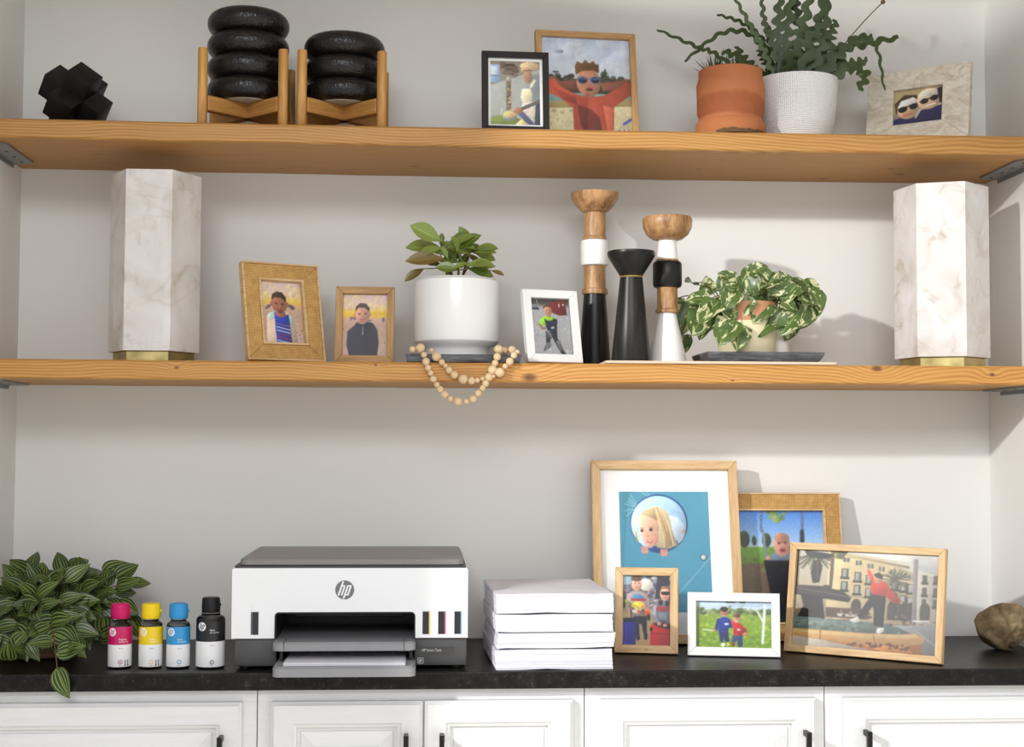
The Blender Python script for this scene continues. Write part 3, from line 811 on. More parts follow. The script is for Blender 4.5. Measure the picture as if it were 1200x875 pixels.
def pic_arms():
    p = Pic(380, 180, 806, 612, 140)
    p.grad([(180, (196, 208, 226)), (300, (212, 219, 228)), (360, (206, 214, 220)), (612, (200, 194, 160))])
    p.spots((380, 190, 806, 330), 40, 40, [(222, 225, 230), (200, 207, 220), (226, 228, 230)], .22).e(465, 240, 24, 9, (166, 172, 186))
    p.g([(380, 365), (500, 352), (560, 360), (660, 345), (806, 358), (806, 420), (380, 420)], (84, 80, 62)).spots((400, 345, 806, 395), 40, 12, [(60, 58, 46), (96, 90, 68), (110, 96, 76)]).l([(448, 330), (448, 365)], 5, (66, 66, 70)).l([(436, 330), (460, 330)], 6, (66, 66, 70)).spots((668, 318, 700, 350), 8, 10, [(64, 80, 60)])
    p.r(380, 420, 806, 462, (142, 178, 174)).g([(380, 462), (806, 440), (806, 490), (380, 500)], (176, 158, 108)).g([(380, 490), (806, 470), (806, 612), (380, 612)], (214, 204, 166)).spots((380, 490, 806, 612), 60, 9, [(190, 178, 138), (224, 216, 184)], .6)
    for k in range(5):
        p.l([(718 + k * 22, 612), (745 + k * 22, 576)], 9, (66, 82, 168)).l([(728 + k * 22, 612), (756 + k * 22, 576)], 7, (236, 236, 240))
    p.l([(765, 548), (806, 524)], 10, (66, 82, 168))
    p.g([(380, 350), (440, 352), (470, 372), (550, 362), (555, 405), (500, 410), (440, 395)], (150, 98, 78)).g([(660, 372), (740, 362), (790, 348), (806, 370), (740, 400), (670, 408)], (150, 98, 78))
    p.g([(380, 372), (440, 362), (470, 395), (540, 425), (570, 432), (640, 432), (680, 425), (720, 402), (790, 362), (806, 372), (806, 420), (722, 475), (716, 612), (528, 612), (524, 482), (460, 442), (380, 410)], (186, 92, 70))
    p.g([(545, 470), (612, 488), (650, 520), (664, 600), (600, 608), (560, 560)], (112, 54, 46), .85).g([(670, 470), (716, 480), (714, 600), (690, 600)], (206, 116, 92), .7).g([(424, 395), (540, 440), (545, 470), (480, 450)], (160, 74, 58), .7)
    p.e(604, 372, 58, 62, (196, 142, 114)).e(604, 410, 38, 26, (188, 134, 106)).g([(544, 340), (540, 305), (552, 280), (575, 290), (590, 272), (610, 288), (630, 276), (640, 292), (655, 290), (655, 330), (630, 318), (575, 322)], (128, 92, 58))
    p.e(575, 362, 26, 17, (118, 128, 156)).e(635, 360, 26, 17, (118, 128, 156)).e(575, 363, 20, 12, (40, 48, 78)).e(635, 361, 20, 12, (40, 48, 78)).l([(548, 358), (660, 356)], 5, (110, 120, 150)).e(606, 402, 17, 8, (120, 64, 56)).e(604, 386, 9, 7, (176, 120, 96)).e(598, 425, 10, 5, (160, 108, 88))
    return p

def pic_couple():
    p = Pic(768, 283, 928, 418, 84)
    p.grad([(283, (196, 176, 132)), (350, (206, 190, 150)), (418, (120, 104, 96))])
    p.g([(768, 392), (830, 372), (928, 352), (928, 418), (768, 418)], (52, 50, 96)).g([(770, 330), (800, 300), (840, 305), (850, 330), (800, 345), (775, 372)], (92, 70, 52))
    p.e(815, 355, 36, 38, (222, 190, 150)).g([(780, 345), (790, 322), (830, 312), (850, 330), (845, 340), (800, 345)], (236, 232, 226)).e(797, 355, 15, 11, (42, 36, 44), 1, -14).e(832, 347, 14, 11, (42, 36, 44), 1, -14).l([(782, 352), (846, 336)], 4, (42, 36, 44)).l([(800, 378), (828, 374)], 6, (214, 120, 110))
    p.e(880, 325, 38, 40, (226, 196, 158)).g([(846, 305), (870, 290), (915, 290), (912, 310), (850, 325)], (232, 222, 206)).e(866, 333, 13, 10, (42, 36, 44), 1, -14).e(897, 324, 13, 10, (42, 36, 44), 1, -14).l([(852, 334), (912, 316)], 4, (42, 36, 44)).l([(872, 352), (900, 346)], 6, (250, 236, 226))
    p.g([(905, 290), (928, 285), (928, 350), (915, 345)], (44, 40, 46)).l([(840, 390), (855, 360)], 8, (206, 196, 190))
    return p

# ------------------------------------------------------------------ picture frames
def picture_frame(label, loc, w, h, rz, lean, rw, mats, pic, dep=0.016, matw=0.0, trim=None, easel=0.33, rwz=None):
    root = thing('picture_frame', label, 'picture frame', loc, (-R(lean), 0, R(rz)), 'framed family photographs')
    rz_ = rwz or rw
    mh, mv = mats
    o = [(-w / 2, 0), (w / 2, 0), (w / 2, h), (-w / 2, h)]
    e = 0.0035 if trim else 0.0
    oo = [(-w / 2 + e, e), (w / 2 - e, e), (w / 2 - e, h - e), (-w / 2 + e, h - e)]
    ii = [(-w / 2 + rw, rz_), (w / 2 - rw, rz_), (w / 2 - rw, h - rz_), (-w / 2 + rw, h - rz_)]
    for k in range(4):
        a, b = k, (k + 1) % 4
        bm = B()
        g = 0.00012
        d = Vector((oo[b][0] - oo[a][0], oo[b][1] - oo[a][1])).normalized() * g
        fs = prism(bm, [(oo[a][0] + d.x, oo[a][1] + d.y), (oo[b][0] - d.x, oo[b][1] - d.y), (ii[b][0] - d.x, ii[b][1] - d.y), (ii[a][0] + d.x, ii[a][1] + d.y)], -dep, 0)
        bmesh.ops.bevel(bm, geom=[ed for ed in bm.edges if all(v.co.y < -dep + 1e-6 for v in ed.verts)], offset=0.0008, segments=1, affect='EDGES')
        obj('frame_rail', bm, mh if k % 2 == 0 else mv, root)
    def ring(name, out, inn, y0, y1, m):
        bm = B()
        for k in range(4):
            a, b = k, (k + 1) % 4
            prism(bm, [out[a], out[b], inn[b], inn[a]], y0, y1)
        bmesh.ops.remove_doubles(bm, verts=bm.verts, dist=1e-6)
        return obj(name, bm, m, root)
    if trim:
        ring('outer_trim', o, oo, -dep - 0.0025, 0, trim)
        q = 0.004
        jj = [(ii[0][0] + q, ii[0][1] + q), (ii[1][0] - q, ii[1][1] + q), (ii[2][0] - q, ii[2][1] - q), (ii[3][0] + q, ii[3][1] - q)]
        ring('inner_trim', ii, jj, -dep - 0.0025, -0.004, trim)
        ii = jj
    wi, hi, zi = ii[1][0] - ii[0][0], ii[2][1] - ii[1][1], ii[0][1]
    bm = B(); box(bm, (-wi / 2 - 0.002, -0.005, zi - 0.002), (wi / 2 + 0.002, -0.0012, zi + hi + 0.002))
    obj('backing_board', bm, M_BLACKCARD, root)
    mw = matw if isinstance(matw, tuple) else (matw,) * 4   # left right bottom top
    pw, ph = wi - mw[0] - mw[1], hi - mw[2] - mw[3]
    ph_o = meobj('photo', pic.mesh(pw, ph), M_PRINT, root, None, ((mw[0] - mw[1]) / 2, -0.0062, zi + mw[2]))
    if max(mw) > 0:
        x0, x1, z0, z1 = -wi / 2, wi / 2, zi, zi + hi
        ring('mat_board', [(x0, z0), (x1, z0), (x1, z1), (x0, z1)], [(x0 + mw[0], z0 + mw[2]), (x1 - mw[1], z0 + mw[2]), (x1 - mw[1], z1 - mw[3]), (x0 + mw[0], z1 - mw[3])], -0.0080, -0.0056, M_MAT)
    bm = B(); box(bm, (-wi / 2, -0.0112, zi), (wi / 2, -0.0100, zi + hi))
    obj('glass_pane', bm, M_PANE, root)
    if easel:
        yb = easel * h
        zb = yb * math.tan(R(lean)) + 0.001
        bw = 0.16 * w
        bm = B()
        pts = [(-bw, 0.0005, h * 0.72), (bw, 0.0005, h * 0.72), (bw * 1.4, yb, zb), (-bw * 1.4, yb, zb)]
        va = [bm.verts.new(p) for p in pts]
        vb = [bm.verts.new((p[0], p[1] + 0.003, p[2])) for p in pts]
        bm.faces.new(va); bm.faces.new(vb[::-1])
        for k in range(4):
            bm.faces.new((va[k], vb[k], vb[(k + 1) % 4], va[(k + 1) % 4]))
        bmesh.ops.recalc_face_normals(bm, faces=bm.faces)
        obj('easel_leg', bm, M_BLACKCARD, root)
    return root

OAK, OAK2, WHT, BLK = (M_OAK_H, M_OAK_V), (M_OAK2_H, M_OAK2_V), (M_WHITE_FR,) * 2, (M_BLACK_FR,) * 2
RAT, SHL = (M_RATTAN,) * 2, (M_SHELL,) * 2
ZB = 0.0003
# counter group
picture_frame('large oak frame with white mat around girl peeking through round hole', (1.360, -0.112, ZB), 0.310, 0.381, 0, 11.5, 0.0185, OAK, pic_girl(), 0.020, (0.040, 0.043, 0.046, 0.046), easel=0)
picture_frame('wide woven rattan frame with photo of baby in black swing', (1.612, -0.070, ZB), 0.262, 0.311, 0, 10, 0.034, RAT, pic_swing(), 0.016, trim=M_OAK_H, easel=0)
picture_frame('landscape oak frame with photo of red-sweatered figure balancing on fountain rim', (1.706, -0.3025, ZB), 0.311, 0.2165, -35.6, 11, 0.0135, OAK, pic_fountain())
picture_frame('small white landscape frame with photo of two boys on grass', (1.4585, -0.276, ZB), 0.178, 0.1215, -10.8, 9, 0.0165, WHT, pic_field())
f5 = picture_frame('small oak portrait frame with photo of two boys and suitcases', (1.294, -0.233, ZB), 0.1245, 0.167, -12, 10, 0.0155, OAK, pic_airport())
me = text_mesh('ca', 0.007, 'CENTER')
warp(me, lambda c: Vector((c.x, -0.01615, 0.0055 + c.y)))
meobj('maker_mark', me, M_BLACKCARD, f5)
# middle shelf
zz = ZS + 0.0003
picture_frame('woven rattan frame with photo of boy in blue striped shirt', (0.578, -0.2206, zz), 0.160, 0.203, 26.2, 14, 0.033, RAT, pic_boy_jacket(), trim=M_OAK_H)
picture_frame('plain oak frame with photo of boy in dark hoodie', (0.7335, -0.195, zz), 0.1175, 0.1585, 0, 13, 0.0145, OAK2, pic_boy_hoodie(), easel=0.3)
picture_frame('small white frame with photo of child in catcher gear', (1.106, -0.253, zz), 0.116, 0.149, 17, 13, 0.0165, WHT, pic_catcher(), easel=0.3)
# upper shelf
zz = ZU + 0.0003
picture_frame('small black frame with photo of child baking', (1.030, -0.245, zz), 0.134, 0.168, 2, 7, 0.0125, BLK, pic_baking(), matw=0.005, easel=0.16)
picture_frame('tall oak frame with photo of boy in sunglasses flexing arms', (1.1845, -0.165, zz), 0.211, 0.243, 5, 10, 0.0125, OAK2, pic_arms(), easel=0.3)
picture_frame('wide pale shell frame with tiny photo of couple in sunglasses', (1.855, -0.221, zz), 0.212, 0.158, -38, 9, 0.055, SHL, pic_couple(), rwz=0.041, easel=0.3)
# ------------------------------------------------------------------ printer
M_PWHITE = flat('printer_white', (235, 236, 239), 0.36)
M_PGREY = flat('printer_lid_grey', (134, 131, 127), 0.42)
M_PTRAY = flat('printer_tray_grey', (144, 144, 147), 0.42)
M_PDARK = flat('printer_charcoal', (74, 73, 74), 0.45)
M_PBLACK = flat('printer_black', (20, 20, 21), 0.4)
M_PSEAM = flat('printer_seam', (64, 63, 63), 0.5)
M_INK_DARK = flat('ink_window_black', (44, 42, 46), 0.15)
M_LOGO = flat('logo_grey', (112, 112, 114), 0.5)
M_TXT = flat('print_light_grey', (206, 206, 206), 0.6)
M_PAPER = NT('copy_paper')
_v = M_PAPER.noise(M_PAPER.scale(M_PAPER.coord(), (3, 3, 700)), 1.0, 2)
M_PAPER.p(base=M_PAPER.ramp(_v, [(0.3, s2l((206, 205, 213))), (0.62, s2l((232, 231, 238)))]), rough=0.75)
M_PAPER = M_PAPER.m
M_WHITE_INK = flat('white_print', (244, 244, 244), 0.5)

def hp_logo(bm, r, mi_disc, mi_let, lift):
    """round logo in the xy plane: a disc and the slanted letters h and p on it"""
    n = 40
    def face(pts, z, mi):
        f = bm.faces.new([bm.verts.new((x * r, y * r, z)) for x, y in pts])
        f.material_index = mi
    cs = [(math.cos(2 * math.pi * i / n), math.sin(2 * math.pi * i / n)) for i in range(n)]
    face([(c * 0.25, s_ * 0.25) for c, s_ in cs], 0, mi_disc)
    for a, b in ((0.25, 0.5), (0.5, 0.75), (0.75, 1.0)):
        for i in range(n):
            j = (i + 1) % n
            face([(cs[i][0] * a, cs[i][1] * a), (cs[i][0] * b, cs[i][1] * b), (cs[j][0] * b, cs[j][1] * b), (cs[j][0] * a, cs[j][1] * a)], 0, mi_disc)
    sk = 0.34
    def para(x0, x1, y0, y1):
        face([(x0 + sk * y0, y0), (x1 + sk * y0, y0), (x1 + sk * y1, y1), (x0 + sk * y1, y1)], lift, mi_let)
    para(-0.56, -0.37, -0.58, 0.90)
    para(-0.37, -0.10, 0.36, 0.50)
    para(-0.22, -0.04, -0.58, 0.36)
    para(0.10, 0.28, -0.93, 0.50)
    para(0.28, 0.58, 0.36, 0.50)
    para(0.42, 0.60, -0.44, 0.36)
    para(0.28, 0.60, -0.58, -0.44)

PX, PY = 0.721, -0.235
pr = thing('printer', 'white and charcoal tank inkjet printer on the granite counter', 'printer', (PX, PY, 0))
def L(x): return x - PX
def LY(y): return y - PY
yf = LY(-0.415)
# base: charcoal blocks left and right, rear block
bm = B()
box(bm, (L(0.512), LY(-0.405), 0.006), (L(0.588), LY(-0.07), 0.0575), 0.003, 2)
box(bm, (L(0.838), LY(-0.405), 0.006), (L(0.934), LY(-0.07), 0.0575), 0.003, 2)
box(bm, (L(0.589), LY(-0.17), 0.006), (L(0.837), LY(-0.07), 0.0575), 0.002, 1)
obj('base_housing', bm, M_PDARK, pr, 40)
for x in (0.53, 0.915):
    for y in (-0.38, -0.09):
        bm = B(); lathe(bm, [(0.009, 0.0), (0.010, 0.001), (0.010, 0.0062)], 16, (L(x), LY(y)))
        obj('foot', bm, M_PBLACK, pr, 40)
# white shell, arched over the paper bay
def arch(x0, x1, z0, z1, ax0, ax1, az, r, ro):
    pts = [(x0, z0), (ax0, z0)]
    for i in range(6):
        a = R(180 - 90 * i / 5)
        pts.append((ax0 + r + r * math.cos(a), az - r + r * math.sin(a)))
    for i in range(6):
        a = R(90 - 90 * i / 5)
        pts.append((ax1 - r + r * math.cos(a), az - r + r * math.sin(a)))
    pts += [(ax1, z0), (x1, z0)]
    for i in range(4):
        a = R(90 * i / 3)
        pts.append((x1 - ro + ro * math.cos(a), z1 - ro + ro * math.sin(a)))
    for i in range(4):
        a = R(90 + 90 * i / 3)
        pts.append((x0 + ro + ro * math.cos(a), z1 - ro + ro * math.sin(a)))
    return pts
bm = B()
prism(bm, arch(L(0.5075), L(0.9355), 0.0578, 0.1845, L(0.5845), L(0.8400), 0.1050, 0.008, 0.004), yf, LY(-0.065))
obj('white_shell', bm, M_PWHITE, pr, 35)
# black liner of the bay
bm = B()
prism(bm, arch(L(0.5849), L(0.8396), 0.0580, 0.1046, L(0.5870), L(0.8375), 0.1022, 0.006, 0.007), yf + 0.003, LY(-0.18))
box(bm, (L(0.587), LY(-0.185), 0.057), (L(0.8375), LY(-0.18), 0.1022))
obj('bay_liner', bm, M_PBLACK, pr, 35)
for k in range(5):
    bm = B()
    tube(bm, [(L(0.612 + k * 0.043), LY(-0.33), 0.0965), (L(0.638 + k * 0.043), LY(-0.33), 0.0965)], 0.0042, 12)
    obj('feed_roller', bm, M_PSEAM, pr, 40)
bm = B(); box(bm, (L(0.606), LY(-0.25), 0.075), (L(0.818), LY(-0.24), 0.094), 0.002, 1)
obj('inner_panel', bm, M_PSEAM, pr, 40)
# scanner rim and lid
bm = B(); prism(bm, rrect(L(0.511), L(0.932), LY(-0.412), LY(-0.07), 0.008), 0.1845, 0.1885, 'xy')
obj('scanner_rim', bm, M_PSEAM, pr, 40)
bm = B()
fs = prism(bm, rrect(L(0.519), L(0.928), LY(-0.407), LY(-0.085), 0.016, 6), 0.1900, 0.2000, 'xy')
bmesh.ops.bevel(bm, geom=[e for e in bm.edges if all(v.co.z > 0.1999 for v in e.verts)], offset=0.002, segments=2, affect='EDGES')
obj('lid', bm, M_PGREY, pr, 40)
bm = B(); prism(bm, rrect(L(0.521), L(0.926), LY(-0.404), LY(-0.09), 0.016, 6), 0.1884, 0.1901, 'xy')
obj('lid_gasket', bm, M_PBLACK, pr, 40)
# ink windows with their coloured level strips and embossed flaps
for x0, side, col in ((0.5445, -1, (30, 30, 32)), (0.8530, 1, (240, 208, 40)), (0.8815, 1, (196, 36, 96)), (0.9110, 1, (112, 176, 220))):
    bm = B(); box(bm, (L(x0), yf - 0.0006, 0.0645), (L(x0 + 0.0115), yf + 0.002, 0.1055))
    iw = obj('ink_window', bm, M_INK_DARK, pr)
    bm = B()
    xs = (x0 + 0.0120, x0 + 0.0138) if side > 0 else (x0 - 0.0022, x0 - 0.0005)
    box(bm, (L(xs[0]), yf - 0.0006, 0.0645), (L(xs[1]), yf + 0.002, 0.1055))
    obj('level_strip', bm, flat('ink_strip', col, 0.4), iw)
    bm = B()
    fs = prism(bm, rrect(L(x0 - 0.0015), L(x0 + 0.0135), 0.1065, 0.1205, 0.0015, 2, (1, 1, 0, 0)), yf - 0.0007, yf + 0.002)
    bmesh.ops.bevel(bm, geom=[e for e in bm.edges if all(v.co.y < yf - 0.0006 for v in e.verts)], offset=0.0004, segments=1, affect='EDGES')
    obj('window_flap', bm, M_PWHITE, pr)
# logo
bm = B(); hp_logo(bm, 0.0172, 0, 1, 0.0002)
me = bpy.data.meshes.new('logo'); bm.to_mesh(me); bm.free()
warp(me, lambda c: Vector((c.x + L(0.7110), yf - 0.0004 - c.z, c.y + 0.1450)))
meobj('logo', me, [M_LOGO, M_PWHITE], pr)
# output tray
bm = B()
prism(bm, rrect(L(0.5845), L(0.8405), LY(-0.452), LY(-0.20), 0.016, 6, (0, 0, 1, 1)), 0.0400, 0.0555, 'xy')
bmesh.ops.bevel(bm, geom=[e for e in bm.edges if all(v.co.z > 0.0554 for v in e.verts)], offset=0.0025, segments=2, affect='EDGES')
ot = obj('output_tray', bm, M_PTRAY, pr, 40)
for x in (0.605, 0.8195):
    bm = B(); box(bm, (L(x), LY(-0.4525), 0.0405), (L(x + 0.0012), LY(-0.40), 0.0557))
    obj('tray_seam', bm, M_PSEAM, ot)
# paper tray with side guides
bm = B()
prism(bm, rrect(L(0.5900), L(0.8410), LY(-0.500), LY(-0.18), 0.014, 6, (0, 0, 1, 1)), 0.0015, 0.0195, 'xy')
bmesh.ops.bevel(bm, geom=[e for e in bm.edges if all(v.co.z > 0.0194 for v in e.verts)], offset=0.003, segments=2, affect='EDGES')
it = obj('paper_tray', bm, M_PTRAY, pr, 40)
for x in (0.596, 0.829):
    bm = B(); box(bm, (L(x), LY(-0.43), 0.0195), (L(x + 0.006), LY(-0.33), 0.0370), 0.001, 1)
    obj('paper_guide', bm, M_PBLACK, it)
bm = B(); box(bm, (L(0.589), LY(-0.35), 0.0200), (L(0.837), LY(-0.345), 0.0400))
obj('tray_back', bm, M_PBLACK, it)
# model plate and badge
yb = LY(-0.405)
bm = B(); box(bm, (L(0.842), yb - 0.0004, 0.0255), (L(0.912), yb + 0.001, 0.0410))
pl = obj('model_plate', bm, M_PSEAM, pr)
me = text_mesh('HP Smart Tank', 0.0072)
warp(me, lambda c: Vector((c.x * 0.80 + L(0.852), yb - 0.0007, c.y + 0.0318)))
meobj('lettering', me, M_TXT, pl)
bm = B()
for lo, hi in (((0, 0), (0.0105, 0.0009)), ((0, 0.0096), (0.0105, 0.0105)), ((0, 0), (0.0009, 0.0105)), ((0.0096, 0), (0.0105, 0.0105)), ((0.0022, 0.0045), (0.0083, 0.0062)), ((0.0022, 0.0025), (0.0060, 0.0034)), ((0.0022, 0.0072), (0.0075, 0.0080))):
    box(bm, (L(0.8445) + lo[0], yb - 0.0005, 0.0098 + lo[1]), (L(0.8445) + hi[0], yb + 0.001, 0.0098 + hi[1]))
obj('badge', bm, M_TXT, pr)

bm = B()
for k in range(6):
    q = 0.0006 * (k % 3)
    box(bm, (0.608 + q, -0.489 + q, 0.0197 + k * 0.0009), (0.823 - q, -0.352, 0.0197 + (k + 1) * 0.0009 - 0.0001))
tag(obj('paper_sheets', bm, M_PAPER), 'thin wad of white paper lying in the printer tray', 'paper')

# ------------------------------------------------------------------ reams of copy paper
def ream(label, z0, z1, dx, seed):
    rr = random.Random(seed)
    w, d = 0.2155, 0.279
    bm = B()
    n = 14
    path = []
    for i in range(n): path.append((-w / 2 + w * i / n, -d / 2, 0))
    for i in range(n): path.append((w / 2, -d / 2 + d * i / n, 1))
    for i in range(n): path.append((w / 2 - w * i / n, d / 2, 2))
    for i in range(n): path.append((-w / 2, d / 2 - d * i / n, 3))
    K = 26
    rings = []
    sl = rr.uniform(-0.0035, 0.0035)
    for k in range(K + 1):
        t = k / K
        ox, oy = rr.uniform(-0.0009, 0.0009) + sl * t, rr.uniform(-0.0007, 0.0010)
        ring = []
        for (x, y, s) in path:
            wv = 0.0021 * math.sin(x * 38 + seed * 2.1) * (1 if y < 0 else .4)
            zb = z0 + (0.0 if z0 == 0 else 0.0014) + max(0, wv) * (1 - t) * (0.8 if z0 > 0 else 0.9)
            ztop = z1 - 0.0006 + 0.5 * min(0, wv) * t
            ring.append(bm.verts.new((x + ox, y + oy, zb + (ztop - zb) * t)))
        rings.append(ring)
    m = len(path)
    for k in range(K):
        for i in range(m):
            bm.faces.new((rings[k][i], rings[k][(i + 1) % m], rings[k + 1][(i + 1) % m], rings[k + 1][i]))
    bm.faces.new(rings[0][::-1]); bm.faces.new(rings[-1])
    o = obj('paper_ream', bm, M_PAPER, None, None, (1.0895 + dx, -0.286, 0.0003))
    o.rotation_euler.z = R(2.2)
    return tag(o, label, 'paper', 'unwrapped reams in the paper stack')
ream('bottom ream of the white paper stack, flat on the counter', 0.0, 0.0375, 0.0, 1)
ream('ream of white paper second from the bottom of the stack', 0.0377, 0.0670, 0.001, 2)
ream('ream of white paper second from the top of the stack', 0.0672, 0.1010, 0.0, 3)
ream('topmost ream of the white paper stack beside the printer', 0.1012, 0.1385, 0.0015, 4)

# ------------------------------------------------------------------ ink bottles
M_CLEAR = NT('clear_bottle_plastic').p(base=(0.9, 0.9, 0.9, 1), rough=0.05, trans=1.0, ior=1.25).m
def wrap(me, r, z):
    def fn(c):
        a = -math.pi / 2 + c.x / r
        rr = r + c.z
        return Vector((rr * math.cos(a), rr * math.sin(a), z + c.y))
    return warp(me, fn)
def bottle(label, x, y, r, hb, hcap, rc, rgb, word, letter, size_txt):
    root = thing('ink_bottle', label, 'ink bottle', (x, y, 0.0003), (0, 0, R(4)), 'printer ink bottles in a row')
    dark = tuple(v * 0.22 for v in rgb)
    ink = flat('liquid_ink', dark, 0.12)
    capm = flat('cap_plastic', rgb, 0.42, spec=0.3)
    prn = flat('label_colour', rgb, 0.34)
    wht = flat('label_white', (238, 238, 240), 0.34)
    zn = hb + 0.0035
    bm = B()
    lathe(bm, [(r * 0.9, 0), (r * 0.97, 0.0012), (r * 0.985, 0.003), (r * 0.985, hb - 0.004), (r * 0.95, hb - 0.001), (r * 0.80, hb + 0.002), (r * 0.66, zn), (r * 0.62, zn + 0.009)], 40)
    obj('bottle_body', bm, M_CLEAR, root, 40)
    bm = B()
    lathe(bm, [(r * 0.86, 0.0014), (r * 0.94, 0.003), (r * 0.94, hb - 0.006), (r * 0.90, hb - 0.004)], 32)
    obj('ink', bm, ink, root, 40)
    zm = 0.004 + (hb - 0.010) * 0.555
    bm = B()
    rl = r
    lathe(bm, [(rl, 0.004), (rl, zm)], 44, mi=1, cap0=False, cap1=False)
    lathe(bm, [(rl, zm), (rl, hb - 0.0055)], 44, mi=0, cap0=False, cap1=False)
    bmesh.ops.remove_doubles(bm, verts=bm.verts, dist=1e-6)
    lab = obj('label', bm, [prn, wht], root, 60)
    up_ = 0.0085 if hb < 0.088 else 0.0195
    bm = B()
    hp_logo(bm, size_txt * 1.0, 0, 1, 0.00015)
    bmesh.ops.triangulate(bm, faces=bm.faces)
    me = bpy.data.meshes.new('logo'); bm.to_mesh(me); bm.free()
    warp(me, lambda c: Vector((c.x - r * 0.56, c.y, c.z + 0.0003)))
    wrap(me, rl, hb - 0.0055 - size_txt * 1.25)
    meobj('logo', me, [M_WHITE_INK, prn], lab)
    for body, s, xx, zz_, m in ((word, 0.0042, r * 0.02, zm + up_, M_WHITE_INK), ('INK BOTTLE', 0.0031, r * 0.02, zm + up_ - 0.0042, M_WHITE_INK), ('70 ml' if hb < 0.088 else '135 ml', 0.0034, r * 0.02, zm - 0.0075, M_BLACKCARD), ('INK', 0.0024, r * 0.06, 0.0056, M_BLACKCARD)):
        me = text_mesh(body, s)
        for v in me.vertices: v.co.x += xx; v.co.z = 0.0003
        wrap(me, rl, zz_)
        meobj('lettering', me, m, lab)
    bm = B()
    for k in range(24):
        a0, a1 = 2 * math.pi * k / 24, 2 * math.pi * (k + 1) / 24
        ro, ri = 0.0040, 0.0029
        bm.faces.new([bm.verts.new((q * math.cos(a), q * math.sin(a), 0)) for q, a in ((ri, a0), (ro, a0), (ro, a1), (ri, a1))])
    me = bpy.data.meshes.new('icon'); bm.to_mesh(me); bm.free()
    for v in me.vertices: v.co.x += r * 0.18; v.co.z = 0.0003
    wrap(me, rl, 0.0128)
    meobj('icon_ring', me, prn, lab)
    me = text_mesh(letter, 0.0046, 'CENTER')
    for v in me.vertices: v.co.x += r * 0.18; v.co.z = 0.0003
    wrap(me, rl, 0.0111)
    meobj('lettering', me, prn, lab)
    if hb < 0.088 and letter in 'MY':
        bm = B()
        for a0, a1 in ((0.55, 0.62), (0.80, 0.87)):
            for q0, q1, w0, w1 in ((0.006, 0.016, a0, a1), (0.006, 0.0072, a0 - 0.06, a1 + 0.06), (0.0148, 0.016, a0 - 0.02, a1 + 0.02)):
                bm.faces.new([bm.verts.new((x_ * r, y_, 0.0003)) for x_, y_ in ((w0, q0), (w1, q0), (w1, q1), (w0, q1))])
        me = bpy.data.meshes.new('mark'); bm.to_mesh(me); bm.free()
        wrap(me, rl, 0.0)
        meobj('tank_mark', me, M_BLACKCARD, lab)
    bm = B()
    z0 = zn + 0.0045
    lathe(bm, [(rc * 0.90, z0), (rc, z0 + 0.0025), (rc * 1.01, z0 + hcap * 0.35), (rc * 0.985, z0 + hcap * 0.8), (rc * 0.93, z0 + hcap * 0.96), (rc * 0.84, z0 + hcap)], 36,
          wob=lambda a, z: 0.012 * math.cos(a * 18))
    cp = obj('cap', bm, capm, root, 35)
    bm = B(); box(bm, (rc * 0.9, -0.003, z0 + hcap * 0.42), (rc * 1.12, 0.003, z0 + hcap * 0.58), 0.0006, 1)
    obj('cap_tab', bm, capm, cp)
    return root
bottle('ink bottle with magenta cap and label, leftmost in the row', 0.3000, -0.3705, 0.0214, 0.0815, 0.0275, 0.0170, (196, 16, 96), 'Magenta', 'M', 0.0074)
bottle('ink bottle with yellow cap and label beside the magenta one', 0.3555, -0.3715, 0.0214, 0.0815, 0.0275, 0.0170, (238, 206, 22), 'Yellow', 'Y', 0.0074)
bottle('ink bottle with blue cap and label beside the black one', 0.4058, -0.3730, 0.0214, 0.0815, 0.0275, 0.0168, (52, 148, 208), 'Cyan', 'C', 0.0074)
bottle('taller ink bottle with black cap and label nearest the printer', 0.4645, -0.3740, 0.0264, 0.0925, 0.0275, 0.0165, (26, 25, 27), 'Black', 'K', 0.0080)

